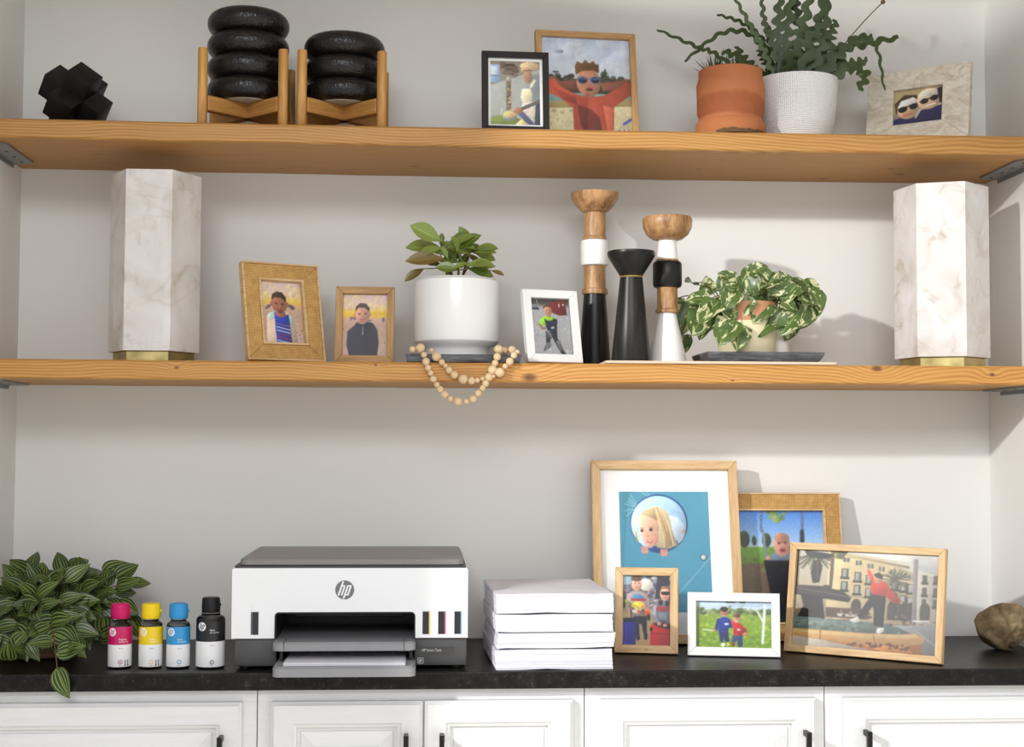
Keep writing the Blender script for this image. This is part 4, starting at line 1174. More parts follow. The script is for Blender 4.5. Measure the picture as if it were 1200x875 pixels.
# ------------------------------------------------------------------ stone block lamps
def make_alabaster(name, seed):
    t = NT(name)
    P = t.scale(t.coord(), (1, 1, 1), (seed, seed * 0.7, seed * 0.3))
    n1 = t.noise(t.scale(P, (11, 11, 8)), 1.0, 3, 0.5, 0.8)
    n2 = t.noise(t.scale(P, (9, 9, 5)), 1.0, 4, 0.55, 1.4)
    vein = t.math('SUBTRACT', 1.0, t.math('MULTIPLY', t.math('ABSOLUTE', t.math('SUBTRACT', n2, 0.5)), 14.0), clamp=True)
    patch = t.ramp(n1, [(0.55, (0, 0, 0, 1)), (0.70, (1, 1, 1, 1))])
    stain = t.math('MULTIPLY', t.math('MULTIPLY', vein, vein), patch)
    cloud = t.ramp(n1, [(0.32, s2l((226, 223, 221))), (0.62, s2l((204, 199, 193)))])
    n3 = t.noise(t.scale(P, (4, 4, 5)), 1.0, 4, 0.55, 1.2)
    crack = t.math('SUBTRACT', 1.0, t.math('MULTIPLY', t.math('ABSOLUTE', t.math('SUBTRACT', n3, 0.52)), 55.0), clamp=True)
    blot = t.ramp(t.noise(t.scale(P, (13, 13, 10)), 1.0, 4, 0.6, 1.0), [(0.60, (0, 0, 0, 1)), (0.74, (1, 1, 1, 1))])
    c = t.mix(t.math('MULTIPLY', stain, 0.8), cloud, s2l((176, 148, 116)))
    c = t.mix(t.math('MULTIPLY', blot, 0.6), c, s2l((158, 136, 108)))
    c = t.mix(t.math('MULTIPLY', crack, t.math('MULTIPLY', n1, 0.4)), c, s2l((170, 140, 106)))
    t.p(base=c, rough=0.42, sss=0.25)
    t.b.inputs['Subsurface Radius'].default_value = (0.02, 0.018, 0.015)
    t.b.inputs['Subsurface Scale'].default_value = 0.5
    t.bump(n2, 0.12, 0.001)
    return t.m
def make_brass():
    t = NT('aged_brass')
    n = t.noise(t.coord(), 26.0, 4)
    t.p(base=t.ramp(n, [(0.3, s2l((150, 136, 88))), (0.65, s2l((196, 180, 124)))]), metal=0.85, rough=0.38)
    return t.m
M_BRASS = make_brass()
M_CORD = flat('lamp_cord', (70, 62, 50), 0.6)
def stone_lamp(label, x, y, s, h, rot, seed, lean=0.0):
    root = thing('stone_lamp', label, 'lamp', (x, y, ZS + 0.0003), (0, 0, R(rot)), 'hexagonal stone lamps at the shelf ends')
    def hexa(r, z, jit=0):
        return [(r * math.cos(R(60 * k)), r * math.sin(R(60 * k)), z) for k in range(6)]
    bm = B()
    zb = 0.020
    rings = [[bm.verts.new((c[0] + lean * t * h, c[1], c[2])) for c in hexa(s * (1 + 0.0 * t), zb + h * t)] for t in (0, 0.25, 0.5, 0.75, 1)]
    for p, q in zip(rings, rings[1:]):
        for k in range(6):
            bm.faces.new((p[k], p[(k + 1) % 6], q[(k + 1) % 6], q[k]))
    bm.faces.new(rings[0][::-1]); bm.faces.new(rings[-1])
    es = [e for e in bm.edges if len(e.link_faces) == 2 and e.calc_face_angle() > 0.3]
    bmesh.ops.bevel(bm, geom=es, offset=0.0018, segments=2, affect='EDGES')
    obj('stone_block', bm, make_alabaster('veined_alabaster', seed), root, 30)
    bm = B()
    prism(bm, [(c[0] * 0.90, c[1] * 0.90) for c in hexa(s, 0)], 0.0, zb - 0.0002, 'xy')
    bmesh.ops.bevel(bm, geom=list(bm.edges), offset=0.001, segments=1, affect='EDGES')
    obj('brass_base', bm, M_BRASS, root)
    return root
stone_lamp('pale veined hexagonal stone lamp left of the rattan frame', 0.318, -0.190, 0.0885, 0.352, 0.4, 3.3)
stone_lamp('white veined hexagonal stone lamp at the right end of middle shelf', 1.9085, -0.200, 0.0935, 0.349, -20.5, 8.1)

# ------------------------------------------------------------------ candlesticks
M_MANGO = grained('turned_mango_wood', (192, 148, 100), (124, 86, 52), (40, 40, 9), 0.40, 0.12, 1.3)
M_CWHITE = flat('candlestick_white', (238, 236, 232), 0.36)
M_CBLACK = NT('candlestick_black')
_v = M_CBLACK.noise(M_CBLACK.scale(M_CBLACK.coord(), (60, 60, 14)), 1.0, 4)
M_CBLACK.p(base=M_CBLACK.ramp(_v, [(0.35, s2l((16, 15, 14))), (0.7, s2l((38, 35, 33)))]), rough=0.34, spec=0.3)
M_CBLACK = M_CBLACK.m
M_GOLD = flat('thin_gold_ring', (190, 160, 100), 0.35, 0.7)
def turned(root, parts):
    for name, m, prof in parts:
        bm = B(); lathe(bm, prof, 44)
        obj(name, bm, m, root, 32)
GC = 'turned wooden candlesticks'
z0 = 0.0003
c1 = thing('candlestick', 'tallest candlestick with black cone foot, white band and wooden bowl top', 'candlestick', (1.202, -0.140, ZS + 0.0003), group=GC)
k = 1.02
turned(c1, [
    ('cone_foot', M_CBLACK, [(0.0315 * k, 0), (0.0320 * k, 0.004), (0.0225 * k, 0.150)]),
    ('wood_collar', M_MANGO, [(0.0225, 0.150), (0.0265, 0.151), (0.0270, 0.156), (0.0262, 0.161), (0.0225, 0.163), (0.0220, 0.206), (0.0225, 0.2125)]),
    ('white_band', M_CWHITE, [(0.0250, 0.2090), (0.0285, 0.2110), (0.0294, 0.2150), (0.0294, 0.2560), (0.0285, 0.2610), (0.0240, 0.2628)]),
    ('wood_neck', M_MANGO, [(0.0240, 0.2630), (0.0245, 0.2680), (0.0225, 0.2710), (0.0218, 0.3150), (0.0225, 0.3190)]),
    ('bowl_top', M_MANGO, [(0.0215, 0.3190), (0.0300, 0.3240), (0.0400, 0.3350), (0.0480, 0.3480), (0.0495, 0.3600), (0.0470, 0.3605), (0.0420, 0.3480), (0.0300, 0.3380)]),
])
BZ = ZS + 0.0055
c2 = thing('candlestick', 'short all-black candlestick with flared top', 'candlestick', (1.2595, -0.262, BZ + 0.0003), group=GC)
turned(c2, [
    ('cone_foot', M_CBLACK, [(0.0385, 0), (0.0392, 0.003), (0.0300, 0.090), (0.0222, 0.1660)]),
    ('gold_ring', M_GOLD, [(0.0224, 0.1662), (0.0232, 0.1675), (0.0224, 0.1690)]),
    ('flared_top', M_CBLACK, [(0.0220, 0.1692), (0.0255, 0.1740), (0.0400, 0.1975), (0.0465, 0.2080), (0.0478, 0.2130), (0.0470, 0.2175), (0.0445, 0.2170), (0.0300, 0.2000)]),
])
c3 = thing('candlestick', 'middle-height candlestick with white cone foot, black band and wooden bowl top', 'candlestick', (1.3385, -0.222, BZ + 0.0003), group=GC)
turned(c3, [
    ('cone_foot', M_CWHITE, [(0.0380, 0), (0.0386, 0.003), (0.0275, 0.055), (0.0172, 0.1000)]),
    ('wood_collar', M_MANGO, [(0.0175, 0.1002), (0.0235, 0.1010), (0.0240, 0.1060), (0.0210, 0.1085), (0.0205, 0.1480), (0.0215, 0.1510)]),
    ('black_band', M_CBLACK, [(0.0225, 0.1512), (0.0265, 0.1525), (0.0292, 0.1570), (0.0292, 0.1985), (0.0270, 0.2030), (0.0225, 0.2040)]),
    ('wood_ring', M_MANGO, [(0.0225, 0.2042), (0.0228, 0.2075), (0.0215, 0.2080)]),
    ('white_neck', M_CWHITE, [(0.0214, 0.2082), (0.0180, 0.2460)]),
    ('bowl_top', M_MANGO, [(0.0180, 0.2462), (0.0300, 0.2490), (0.0420, 0.2580), (0.0490, 0.2720), (0.0500, 0.2870), (0.0480, 0.2930), (0.0455, 0.2925), (0.0400, 0.2760), (0.0250, 0.2680)]),
])

# ------------------------------------------------------------------ boards and slates
M_PALEB = grained('pale_board', (222, 206, 184), (200, 180, 154), (6, 60, 60), 0.6)
bm = B(); prism(bm, rrect(1.203, 1.662, -0.308, -0.180, 0.010, 5), ZS + 0.0002, BZ, 'xy')
bmesh.ops.bevel(bm, geom=[e for e in bm.edges if all(v.co.z > BZ - 1e-4 for v in e.verts)], offset=0.001, segments=1, affect='EDGES')
tag(obj('serving_board', bm, M_PALEB), 'thin pale board under the candlesticks and trailing plant', 'board')
def make_slate():
    t = NT('split_slate')
    P = t.coord()
    n = t.noise(t.scale(P, (18, 18, 120)), 1.0, 5, 0.65)
    t.p(base=t.ramp(n, [(0.3, s2l((58, 59, 63))), (0.55, s2l((96, 98, 103))), (0.75, s2l((142, 144, 148)))]), rough=0.55)
    t.bump(n, 0.6, 0.003)
    return t.m
M_SLATE = make_slate()
def slate(label, x0, x1, y0, y1, z0, z1, seed, chip):
    bm = B()
    n = 26
    pts = []
    for i in range(n): pts.append((x0 + (x1 - x0) * i / n, y0))
    for i in range(n): pts.append((x1, y0 + (y1 - y0) * i / n))
    for i in range(n): pts.append((x1 - (x1 - x0) * i / n, y1))
    for i in range(n): pts.append((x0, y1 - (y1 - y0) * i / n))
    cx, cy = (x0 + x1) / 2, (y0 + y1) / 2
    rings = []
    for k, (z, sh) in enumerate(((z0, -chip), (z0 + (z1 - z0) * 0.35, -chip * 0.4), (z0 + (z1 - z0) * 0.75, 0.0), (z1, 0.0012))):
        ring = []
        for (x, y) in pts:
            d = 0.0016 * noise.noise(Vector((x * 70, y * 70, seed + k * 0.6)))
            nx, ny = (1 if x > cx else -1), (1 if y > cy else -1)
            ex = abs(abs(x - cx) - (x1 - x0) / 2) < 1e-6
            ey = abs(abs(y - cy) - (y1 - y0) / 2) < 1e-6
            ring.append(bm.verts.new((x + (nx * (sh + d) if ex else 0), y + (ny * (sh + d) if ey else 0), z)))
        rings.append(ring)
    m = len(pts)
    for p, q in zip(rings, rings[1:]):
        for i in range(m):
            bm.faces.new((p[i], p[(i + 1) % m], q[(i + 1) % m], q[i]))
    bm.faces.new(rings[0][::-1]); bm.faces.new(rings[-1])
    return tag(obj('slate_slab', bm, M_SLATE), label, 'slate slab', 'slate slabs under the plants')
SL1, SL2 = ZS + 0.0155, BZ + 0.0205
slate('grey slate slab under the large white plant pot', 0.818, 1.040, -0.303, -0.100, ZS + 0.0003, SL1, 1.0, 0.003)
slate('grey slate slab under the trailing variegated plant', 1.408, 1.640, -0.285, -0.120, BZ + 0.0003, SL2, 4.0, 0.012)

# ------------------------------------------------------------------ bead garland
M_BEAD = grained('raw_wood_bead', (228, 202, 164), (206, 174, 130), (60, 60, 14), 0.6, 0.1)
s1 = [(.83, .592, .0062, -.318), (.845, .5945, .0088, -.319), (.852, .581, .006, -.322), (.856, .568, .0076), (.86, .556, .0065), (.865, .546, .0056), (.87, .535, .0069), (.877, .524, .0056), (.883, .515, .0069), (.892, .505, .0076), (.903, .497, .0062), (.917, .492, .0088), (.933, .492, .0058), (.946, .497, .0076), (.956, .508, .0069), (.964, .518, .0058), (.97, .527, .0069), (.976, .539, .0079), (.983, .553, .0093), (.988, .566, .0065), (.992, .578, .0074), (.995, .593, .0088, -.312)]
s2 = [(.866, .590, .0046, -.311), (.876, .578, .0093, -.318), (.886, .567, .006), (.893, .56, .0046), (.9, .552, .0069), (.91, .543, .0076), (.927, .535, .0093), (.943, .532, .0074), (.954, .533, .0051), (.964, .536, .0042), (.973, .5375, .0035), (.985, .5405, .0035), (.997, .548, .0093), (1.007, .56, .0053), (1.016, .569, .0076), (1.024, .581, .0065), (1.031, .5885, .0046, -.316), (1.022, .5930, .0080, -.298), (1.008, .592, .0070, -.292)]
gar = thing('bead_garland', 'wooden bead garland draped over the edge of the middle shelf', 'garland', (0.93, -0.31, ZS))
def bead_mesh():
    bm = B()
    lathe(bm, [(0.14, -0.98)] + [(math.sin(R(a)), -math.cos(R(a))) for a in range(18, 171, 16)] + [(0.14, 0.98)], 16)
    me = bpy.data.meshes.new('bead'); bm.to_mesh(me); bm.free()
    me.materials.append(M_BEAD)
    me.polygons.foreach_set('use_smooth', [True] * len(me.polygons))
    return me
BM_ = bead_mesh()
org = Vector((0.93, -0.31, ZS))
for strand, ys in ((s1, -0.3250), (s2, -0.3275)):
    pts = []
    for i, b in enumerate(strand):
        y = b[3] if len(b) > 3 else min(ys, -0.3165 - b[2])
        pts.append(Vector((b[0], y, b[1])))
    for i, b in enumerate(strand):
        o = bpy.data.objects.new('bead', BM_)
        COL.objects.link(o)
        o.parent = gar
        o.location = pts[i] - org
        d = pts[min(i + 1, len(pts) - 1)] - pts[max(i - 1, 0)]
        o.rotation_euler = d.to_track_quat('Z', 'Y').to_euler()
        o.scale = (b[2],) * 3
    bm = B(); tube(bm, [p - org for p in pts], 0.0008, 5)
    obj('string', bm, flat('bead_string', (170, 150, 120), 0.8), gar, 60)

# ------------------------------------------------------------------ rock
def make_rockmat():
    t = NT('rough_rock')
    P = t.coord()
    n = t.noise(P, 30.0, 7, 0.65, 0.5)
    n2 = t.noise(P, 120.0, 4, 0.6)
    c = t.ramp(n, [(0.28, s2l((84, 68, 48))), (0.5, s2l((132, 110, 80))), (0.72, s2l((170, 150, 116)))])
    t.p(base=c, rough=0.85)
    t.bump(t.math('ADD', n, t.math('MULTIPLY', n2, 0.4)), 0.9, 0.004)
    return t.m
rr = random.Random(17)
bm = B()
for _ in range(30):
    v = Vector((rr.gauss(0, 1), rr.gauss(0, 1), rr.gauss(0, 1))).normalized() * rr.uniform(0.86, 1.0)
    bm.verts.new(v)
for c in ((-1.12, -0.2, 0.05), (0.95, -0.5, -0.2), (0.4, -0.5, 1.0), (-0.45, -0.4, 0.95)):
    bm.verts.new(c)
h = bmesh.ops.convex_hull(bm, input=bm.verts)
bmesh.ops.delete(bm, geom=[g for g in set(h['geom_interior']) | set(h['geom_unused']) if isinstance(g, bmesh.types.BMVert)], context='VERTS')
bmesh.ops.triangulate(bm, faces=bm.faces)
for _ in range(4):
    bmesh.ops.subdivide_edges(bm, edges=bm.edges[:], cuts=1, use_grid_fill=True)
    if _ < 2:
        bmesh.ops.smooth_vert(bm, verts=bm.verts[:], factor=0.22, use_axis_x=True, use_axis_y=True, use_axis_z=True)
for v in bm.verts:
    p = v.co.copy()
    q = noise.noise(p * 2.4) * 0.055 + noise.noise(p * 6.0 + Vector((3, 1, 2))) * 0.03 + noise.noise(p * 14) * 0.014
    q -= 0.10 * math.exp(-((p.x + 0.10 + 0.35 * p.z) / 0.07) ** 2) * (1 if p.y < 0 else 0)
    p *= 1 + q
    v.co = Vector((p.x * 0.057, p.y * 0.070, p.z * 0.053 + p.x * 0.003))
zmin = sorted(v.co.z for v in bm.verts)[60]
for v in bm.verts:
    v.co.z = max(v.co.z - zmin, 0)
bmesh.ops.recalc_face_normals(bm, faces=bm.faces)
rk = obj('rock', bm, make_rockmat(), None, 180, (2.020, -0.205, 0.0003))
xs = [v.co.x for v in rk.data.vertices]
rk.location.x = W_ROOM - 0.010 - max(xs)
tag(rk, 'rough brown rock at the right end of the counter', 'rock')

# ------------------------------------------------------------------ burr knot sculpture
M_KNOT = NT('blackened_wood')
_v = M_KNOT.noise(M_KNOT.scale(M_KNOT.coord(), (20, 20, 20)), 1.0, 5)
M_KNOT.p(base=M_KNOT.ramp(_v, [(0.3, s2l((13, 12, 11))), (0.7, s2l((30, 27, 25)))]), rough=0.5, spec=0.25)
M_KNOT = M_KNOT.m
kr = thing('knot_sculpture', 'black crossed-bar wooden knot sculpture on the upper shelf', 'sculpture')
a, ln = 0.0262, 0.0640
bars = []
for ax in range(3):
    bm = B()
    lo, hi = [-a] * 3, [a] * 3
    off = [0, 0, 0]
    lo[ax], hi[ax] = -ln, ln
    box(bm, lo, hi, 0.0016, 2)
    bars.append(obj('bar', bm, M_KNOT, kr, 40))
q = Vector((1, 1, 1)).normalized().rotation_difference(Vector((0, 0, 1)))
rotm = (Matrix.Rotation(R(77), 3, 'Z') @ q.to_matrix())
kr.rotation_euler = rotm.to_euler()
zl = min((rotm @ v.co).z for b in bars for v in b.data.vertices)
kr.location = (0.160, -0.205, ZU + 0.0005 - zl)

# ------------------------------------------------------------------ ringed planters in wooden stands
def make_ringglaze():
    t = NT('pitted_black_glaze')
    P = t.coord()
    n = t.noise(P, 120.0, 4, 0.6)
    v = t.n('ShaderNodeTexVoronoi', {'Vector': P, 'Scale': 210.0}).outputs[0]
    t.p(base=s2l((18, 16, 16)), rough=t.math('MULTIPLY_ADD', n, 0.3, 0.16), spec=0.4)
    t.bump(t.math('ADD', n, v), 0.45, 0.0015)
    return t.m
M_GLAZE = make_ringglaze()
M_BEECH_V = grained('stand_wood_upright', (204, 154, 84), (168, 116, 54), (90, 90, 8), 0.45)
M_RAWCLAY = flat('raw_clay_foot', (190, 184, 172), 0.8)
def ringed(label, slabel, x, y, n):
    zb = ZU + 0.060
    root = thing('ringed_planter', label, 'planter', (x, y, zb + 0.0005), group='black ringed planters on the upper shelf')
    bm = B()
    p = 0.0455
    prof = [(0.050, 0.0), (0.056, 0.002)]
    for k in range(n):
        for i in range(1, 12):
            a = R(-90 + 180 * i / 12)
            prof.append((0.0585 + 0.0225 * math.cos(a), p * k + p / 2 + p * 0.52 * math.sin(a)))
    top = prof[-1][1]
    prof += [(0.056, top + 0.001), (0.050, top - 0.006), (0.048, top - 0.05)]
    lathe(bm, prof, 56)
    obj('ring_body', bm, M_GLAZE, root, 70)
    bm = B(); lathe(bm, [(0.049, -0.0002), (0.0555, -0.0001), (0.0565, 0.0024)], 40)
    obj('foot_ring', bm, M_RAWCLAY, root, 40)
    st = thing('plant_stand', slabel, 'plant stand', (x, y, ZU + 0.0003), group='wooden plant stands on the upper shelf')
    e = 0.0775
    for sx in (-1, 1):
        for sy in (-1, 1):
            bm = B(); lathe(bm, [(0.0088, 0), (0.0095, 0.001), (0.0095, 0.150), (0.0085, 0.1515)], 16, (sx * e, sy * e))
            obj('leg', bm, M_BEECH_V, st, 40)
    for k, s in enumerate((1, -1)):
        bm = B()
        vs = box(bm, (-e * 1.414 + 0.008, -0.009, 0.030), (e * 1.414 - 0.008, 0.009, 0.0595), 0.001, 1)
        o = obj('crossbar', bm, M_BEECH_V if False else M_STANDBAR, st)
        o.rotation_euler.z = R(45 * s)
    return root
M_STANDBAR = grained('stand_wood_along', (190, 138, 72), (150, 100, 46), (8, 90, 90), 0.45)
ringed('taller black planter of four stacked rings', 'wooden stand holding the taller four-ring black planter', 0.497, -0.200, 4)
ringed('shorter black planter of three stacked rings', 'wooden stand holding the shorter three-ring black planter', 0.6885, -0.200, 3)
# ------------------------------------------------------------------ plants
def leaf_mesh(name, L_, W_, shape, mat, nu=4, nv=7, droop=0.15, fold=0.15, wave=0.0):
    """a leaf along +y from the origin, face up +z; uv: x across (0..1), y along"""
    bm = B()
    uvl = bm.loops.layers.uv.new('uv')
    rows = []
    for j in range(nv + 1):
        t = j / nv
        w = W_ * shape(t) / 2
        row = []
        for i in range(nu + 1):
            u = 2 * i / nu - 1
            z = fold * abs(u) * w - droop * L_ * t * t + wave * W_ * math.sin(t * 9) * u * abs(u)
            row.append((bm.verts.new((u * w, t * L_, z)), (i / nu, t)))
        rows.append(row)
    for j in range(nv):
        for i in range(nu):
            q = (rows[j][i], rows[j][i + 1], rows[j + 1][i + 1], rows[j + 1][i])
            f = bm.faces.new([a[0] for a in q])
            f.smooth = True
            for lp, a in zip(f.loops, q):
                lp[uvl].uv = a[1]
    me = bpy.data.meshes.new(name)
    bm.to_mesh(me); bm.free()
    me.materials.append(mat)
    return me

def put_leaf(me, root, pos, d, nrm, s=1.0, name='leaf', sx=1.0):
    y = Vector(d).normalized()
    n = Vector(nrm)
    z = (n - y * n.dot(y))
    z = z.normalized() if z.length > 1e-4 else Vector((0, -1, 0))
    x = y.cross(z)
    o = bpy.data.objects.new(name, me)
    COL.objects.link(o)
    o.parent = root
    m = Matrix((x * s * sx, y * s, z * s)).transposed().to_4x4()
    m.translation = Vector(pos) - Vector(root.location)
    o.matrix_basis = m
    return o

ovate = lambda t: max(0.03, (math.sin(math.pi * t ** 0.72)) ** 0.85)
obov = lambda t: max(0.05, (math.sin(math.pi * t ** 1.25)) ** 0.75)
heart = lambda t: max(0.02, min(1, (t * 7 + .22) ** 0.5) * (1 - t ** 2.6) ** 0.75)

def leaf_base(t, rough=0.4):
    t.p(rough=rough, sss=0.0)
    return t
def translucent(t, col, amount):
    tr = t.n('ShaderNodeBsdfTranslucent')
    t.set(tr.inputs[0], col)
    mx = t.n('ShaderNodeMixShader', {0: amount, 1: t.b.outputs[0], 2: tr.outputs[0]})
    t.t.links.new(mx.outputs[0], t.out.inputs[0])
def striped_leaf():
    t = NT('striped_leaf')
    uv = t.n('ShaderNodeSeparateXYZ', {0: t.coord('UV')})
    s = t.math('ABSOLUTE', t.math('SUBTRACT', uv.outputs[0], 0.5))
    st = t.math('SINE', t.math('MULTIPLY', s, 2 * math.pi * 6.0))
    st = t.ramp(st, [(0.45, (0, 0, 0, 1)), (0.9, (1, 1, 1, 1))])
    rnd = t.n('ShaderNodeObjectInfo').outputs['Random']
    dk = t.mix(rnd, s2l((28, 46, 26)), s2l((52, 74, 34)))
    lt = t.mix(rnd, s2l((128, 152, 70)), s2l((168, 184, 96)))
    c = t.mix(t.math('MULTIPLY', st, 0.92), dk, lt)
    leaf_base(t, 0.38).p(base=c)
    translucent(t, c, 0.12)
    return t.m
def variegated_leaf():
    t = NT('variegated_leaf')
    rnd = t.n('ShaderNodeObjectInfo').outputs['Random']
    off = t.n('ShaderNodeCombineXYZ', {0: t.math('MULTIPLY', rnd, 37.0), 1: t.math('MULTIPLY', rnd, 11.0)}).outputs[0]
    v = t.n('ShaderNodeVectorMath', {0: t.scale(t.coord('UV'), (3.6, 2.0, 1)), 1: off}, operation='ADD').outputs[0]
    n = t.noise(v, 1.0, 3, 0.6, 0.5)
    f = t.ramp(n, [(0.55, (0, 0, 0, 1)), (0.585, (1, 1, 1, 1))])
    g = t.mix(t.noise(v, 3.0, 2), s2l((62, 84, 42)), s2l((108, 132, 68)))
    uv = t.n('ShaderNodeSeparateXYZ', {0: t.coord('UV')})
    mid = t.math('LESS_THAN', t.math('ABSOLUTE', t.math('SUBTRACT', uv.outputs[0], 0.5)), 0.02)
    c = t.mix(f, g, s2l((216, 216, 168)))
    c = t.mix(t.math('MULTIPLY', mid, 0.6), c, s2l((170, 190, 110)))
    leaf_base(t, 0.34).p(base=c)
    translucent(t, c, 0.18)
    return t.m
def plain_leaf(name, a, b, rough=0.32, tr=0.12, spot=None):
    t = NT(name)
    rnd = t.n('ShaderNodeObjectInfo').outputs['Random']
    uv = t.n('ShaderNodeSeparateXYZ', {0: t.coord('UV')})
    c = t.mix(rnd, s2l(a), s2l(b))
    mid = t.math('LESS_THAN', t.math('ABSOLUTE', t.math('SUBTRACT', uv.outputs[0], 0.5)), 0.03)
    c = t.mix(t.math('MULTIPLY', mid, 0.5), c, s2l(tuple(min(255, v * 1.25 + 12) for v in b)))
    n = t.noise(t.coord(), 60.0, 3)
    c = t.mix(t.math('MULTIPLY', n, 0.3), c, s2l(tuple(v * 0.7 for v in a)))
    leaf_base(t, rough).p(base=c)
    translucent(t, c, tr)
    return t.m
M_SOIL = flat('potting_soil', (58, 44, 34), 0.9)
M_STEM_G = flat('green_stem', (112, 130, 72), 0.5)
M_STEM_B = flat('brown_stem', (104, 78, 54), 0.6)

# --- striped trailing plant at the left end of the counter
M_STRIPE = striped_leaf()
plant = thing('striped_plant', 'trailing plant with striped green leaves in tan bowl beside ink bottles', 'plant', (0.108, -0.215, 0.0003))
pc = Vector((0.108, -0.215, 0))
bm = B()
lathe(bm, [(0.058, 0.0), (0.066, 0.002), (0.073, 0.010), (0.080, 0.026), (0.084, 0.030), (0.082, 0.034), (0.086, 0.052), (0.088, 0.072), (0.084, 0.073), (0.081, 0.060), (0.076, 0.052)], 44)
t = NT('tan_stoneware')
_n = t.noise(t.scale(t.coord(), (10, 10, 60)), 1.0, 3)
t.p(base=t.ramp(_n, [(0.35, s2l((150, 118, 88))), (0.65, s2l((184, 152, 118)))]), rough=0.6)
obj('bowl', bm, t.m, plant, 35)
bm = B(); lathe(bm, [(0.0765, 0.052), (0.0775, 0.0555), (0.05, 0.060), (0.01, 0.062)], 30)
obj('soil', bm, M_SOIL, plant, 40)
lv = [leaf_mesh('leaf', 0.055, w, ovate, M_STRIPE, 6, 7, dr, fo) for w, dr, fo in ((0.036, 0.18, 0.25), (0.033, 0.32, 0.2), (0.038, 0.08, 0.3))]
ends = [(.060, -.17, .138, 4), (.075, -.14, .150, 4), (.105, -.19, .145, 4), (.150, -.14, .158, 4), (.180, -.15, .145, 4), (.215, -.14, .145, 4), (.240, -.15, .142, 4), (.266, -.15, .128, 5), (.252, -.18, .100, 5), (.268, -.14, .070, 5), (.20, -.20, .120, 5), (.175, -.28, .105, 5), (.085, -.31, .105, 5), (.080, -.30, .075, 5), (.130, -.375, .030, 6), (.105, -.385, .016, 5), (.212, -.400, .036, 6), (.205, -.440, .012, 6), (.232, -.385, .030, 5), (.235, -.25, .035, 5), (.255, -.22, .055, 5), (.215, -.31, .065, 5), (.090, -.25, .125, 5), (.140, -.24, .135, 5), (.225, -.22, .085, 5), (.060, -.24, .115, 4), (.155, -.20, .140, 4), (.190, -.17, .110, 4), (.125, -.29, .115, 4), (.235, -.13, .11, 4), (.150, -.355, .050, 5), (.180, -.345, .055, 5), (.208, -.335, .070, 5), (.140, -.33, .10, 4), (.20, -.27, .095, 5), (.09, -.36, .035, 5)]
rr = random.Random(5)
for (ex, ey, ez, n) in ends:
    a = Vector((ex, ey, ez))
    st = pc + Vector(((ex - pc.x) * 0.22, (ey - pc.y) * 0.22, 0.058))
    lift = 0.055 if ez < 0.09 else 0.02
    mid = (st + a) / 2 + Vector((0, 0, lift + 0.02))
    if ez < 0.05:
        mid = Vector((st.x * 0.35 + a.x * 0.65, st.y * 0.35 + a.y * 0.65, 0.115))
    pts = bez(st, mid, a, 10)
    bm = B(); tube(bm, [p - Vector(plant.location) for p in pts], [0.0018 - 0.0009 * i / 10 for i in range(11)], 5)
    obj('stem', bm, M_STEM_B, plant, 60)
    for k in range(n):
        t_ = 0.38 + 0.62 * k / (n - 1)
        i = min(int(t_ * 10), 9)
        p = pts[i].lerp(pts[i + 1], t_ * 10 - i)
        tg = (pts[i + 1] - pts[i]).normalized()
        side = tg.cross(Vector((0, 0, 1))).normalized() * (1 if k % 2 else -1)
        d = tg if k == n - 1 else (tg * 0.55 + side * 0.9 + Vector((0, 0, rr.uniform(-0.15, 0.35))))
        d = d + Vector((rr.uniform(-.35, .35), rr.uniform(-.45, .1), rr.uniform(-.3, .3)))
        if ez > 0.11:
            d += Vector((0, 0, rr.uniform(0.0, 0.9)))
        elif ez < 0.08:
            d += Vector((0, 0, rr.uniform(-0.8, 0.1)))
        d.normalize()
        s = rr.uniform(0.78, 1.12)
        tip = p + d * 0.05 * s
        if tip.x < 0.018:
            d.x = abs(d.x) * 0.4 + 0.1; d.normalize(); tip = p + d * 0.05 * s
        if tip.y > -0.03:
            d.y = -abs(d.y); d.normalize(); tip = p + d * 0.05 * s
        if tip.z < 0.020 and tip.y > -0.45:
            d.z = abs(d.z) * 0.3 + max(0.0, (0.022 - p.z) / 0.05); d.normalize(); tip = p + d * 0.05 * s
        if tip.x > 0.268 and tip.y < -0.28:
            continue
        nm = Vector((rr.uniform(-.5, .5), -0.95 + rr.uniform(-.3, .3), rr.uniform(0.15, 0.8)))
        put_leaf(lv[rr.randrange(3)], plant, p, d, nm, s)

# --- glossy leafed plant in the white pot
M_CERAM = flat('white_glazed_ceramic', (240, 239, 237), 0.22)
PCX, PCY = 0.917, -0.195
pp = thing('potted_plant', 'glossy leafed plant in large white cylinder pot on slate', 'potted plant', (PCX, PCY, SL1 + 0.0005))
bm = B()
lathe(bm, [(0.060, 0), (0.0635, 0.002), (0.0635, 0.012), (0.068, 0.019), (0.079, 0.024), (0.0845, 0.030), (0.0855, 0.040), (0.0855, 0.146), (0.0845, 0.151), (0.080, 0.1530), (0.0775, 0.156), (0.0755, 0.1565), (0.0745, 0.150), (0.0745, 0.130)], 64)
obj('pot', bm, M_CERAM, pp, 35)
bm = B(); lathe(bm, [(0.0742, 0.134), (0.04, 0.140), (0.01, 0.141)], 36)
obj('soil', bm, M_SOIL, pp, 40)
M_PEP = plain_leaf('glossy_green_leaf', (104, 124, 52), (150, 166, 84), 0.28)
M_PEPB = plain_leaf('olive_leaf', (112, 104, 52), (132, 112, 60), 0.3)
pm = [leaf_mesh('leaf', 1.0, w, obov, M_PEP, 4, 7, 0.12, 0.35) for w in (0.52, 0.44)]
pmb = leaf_mesh('leaf', 1.0, 0.42, obov, M_PEPB, 4, 7, 0.12, 0.35)
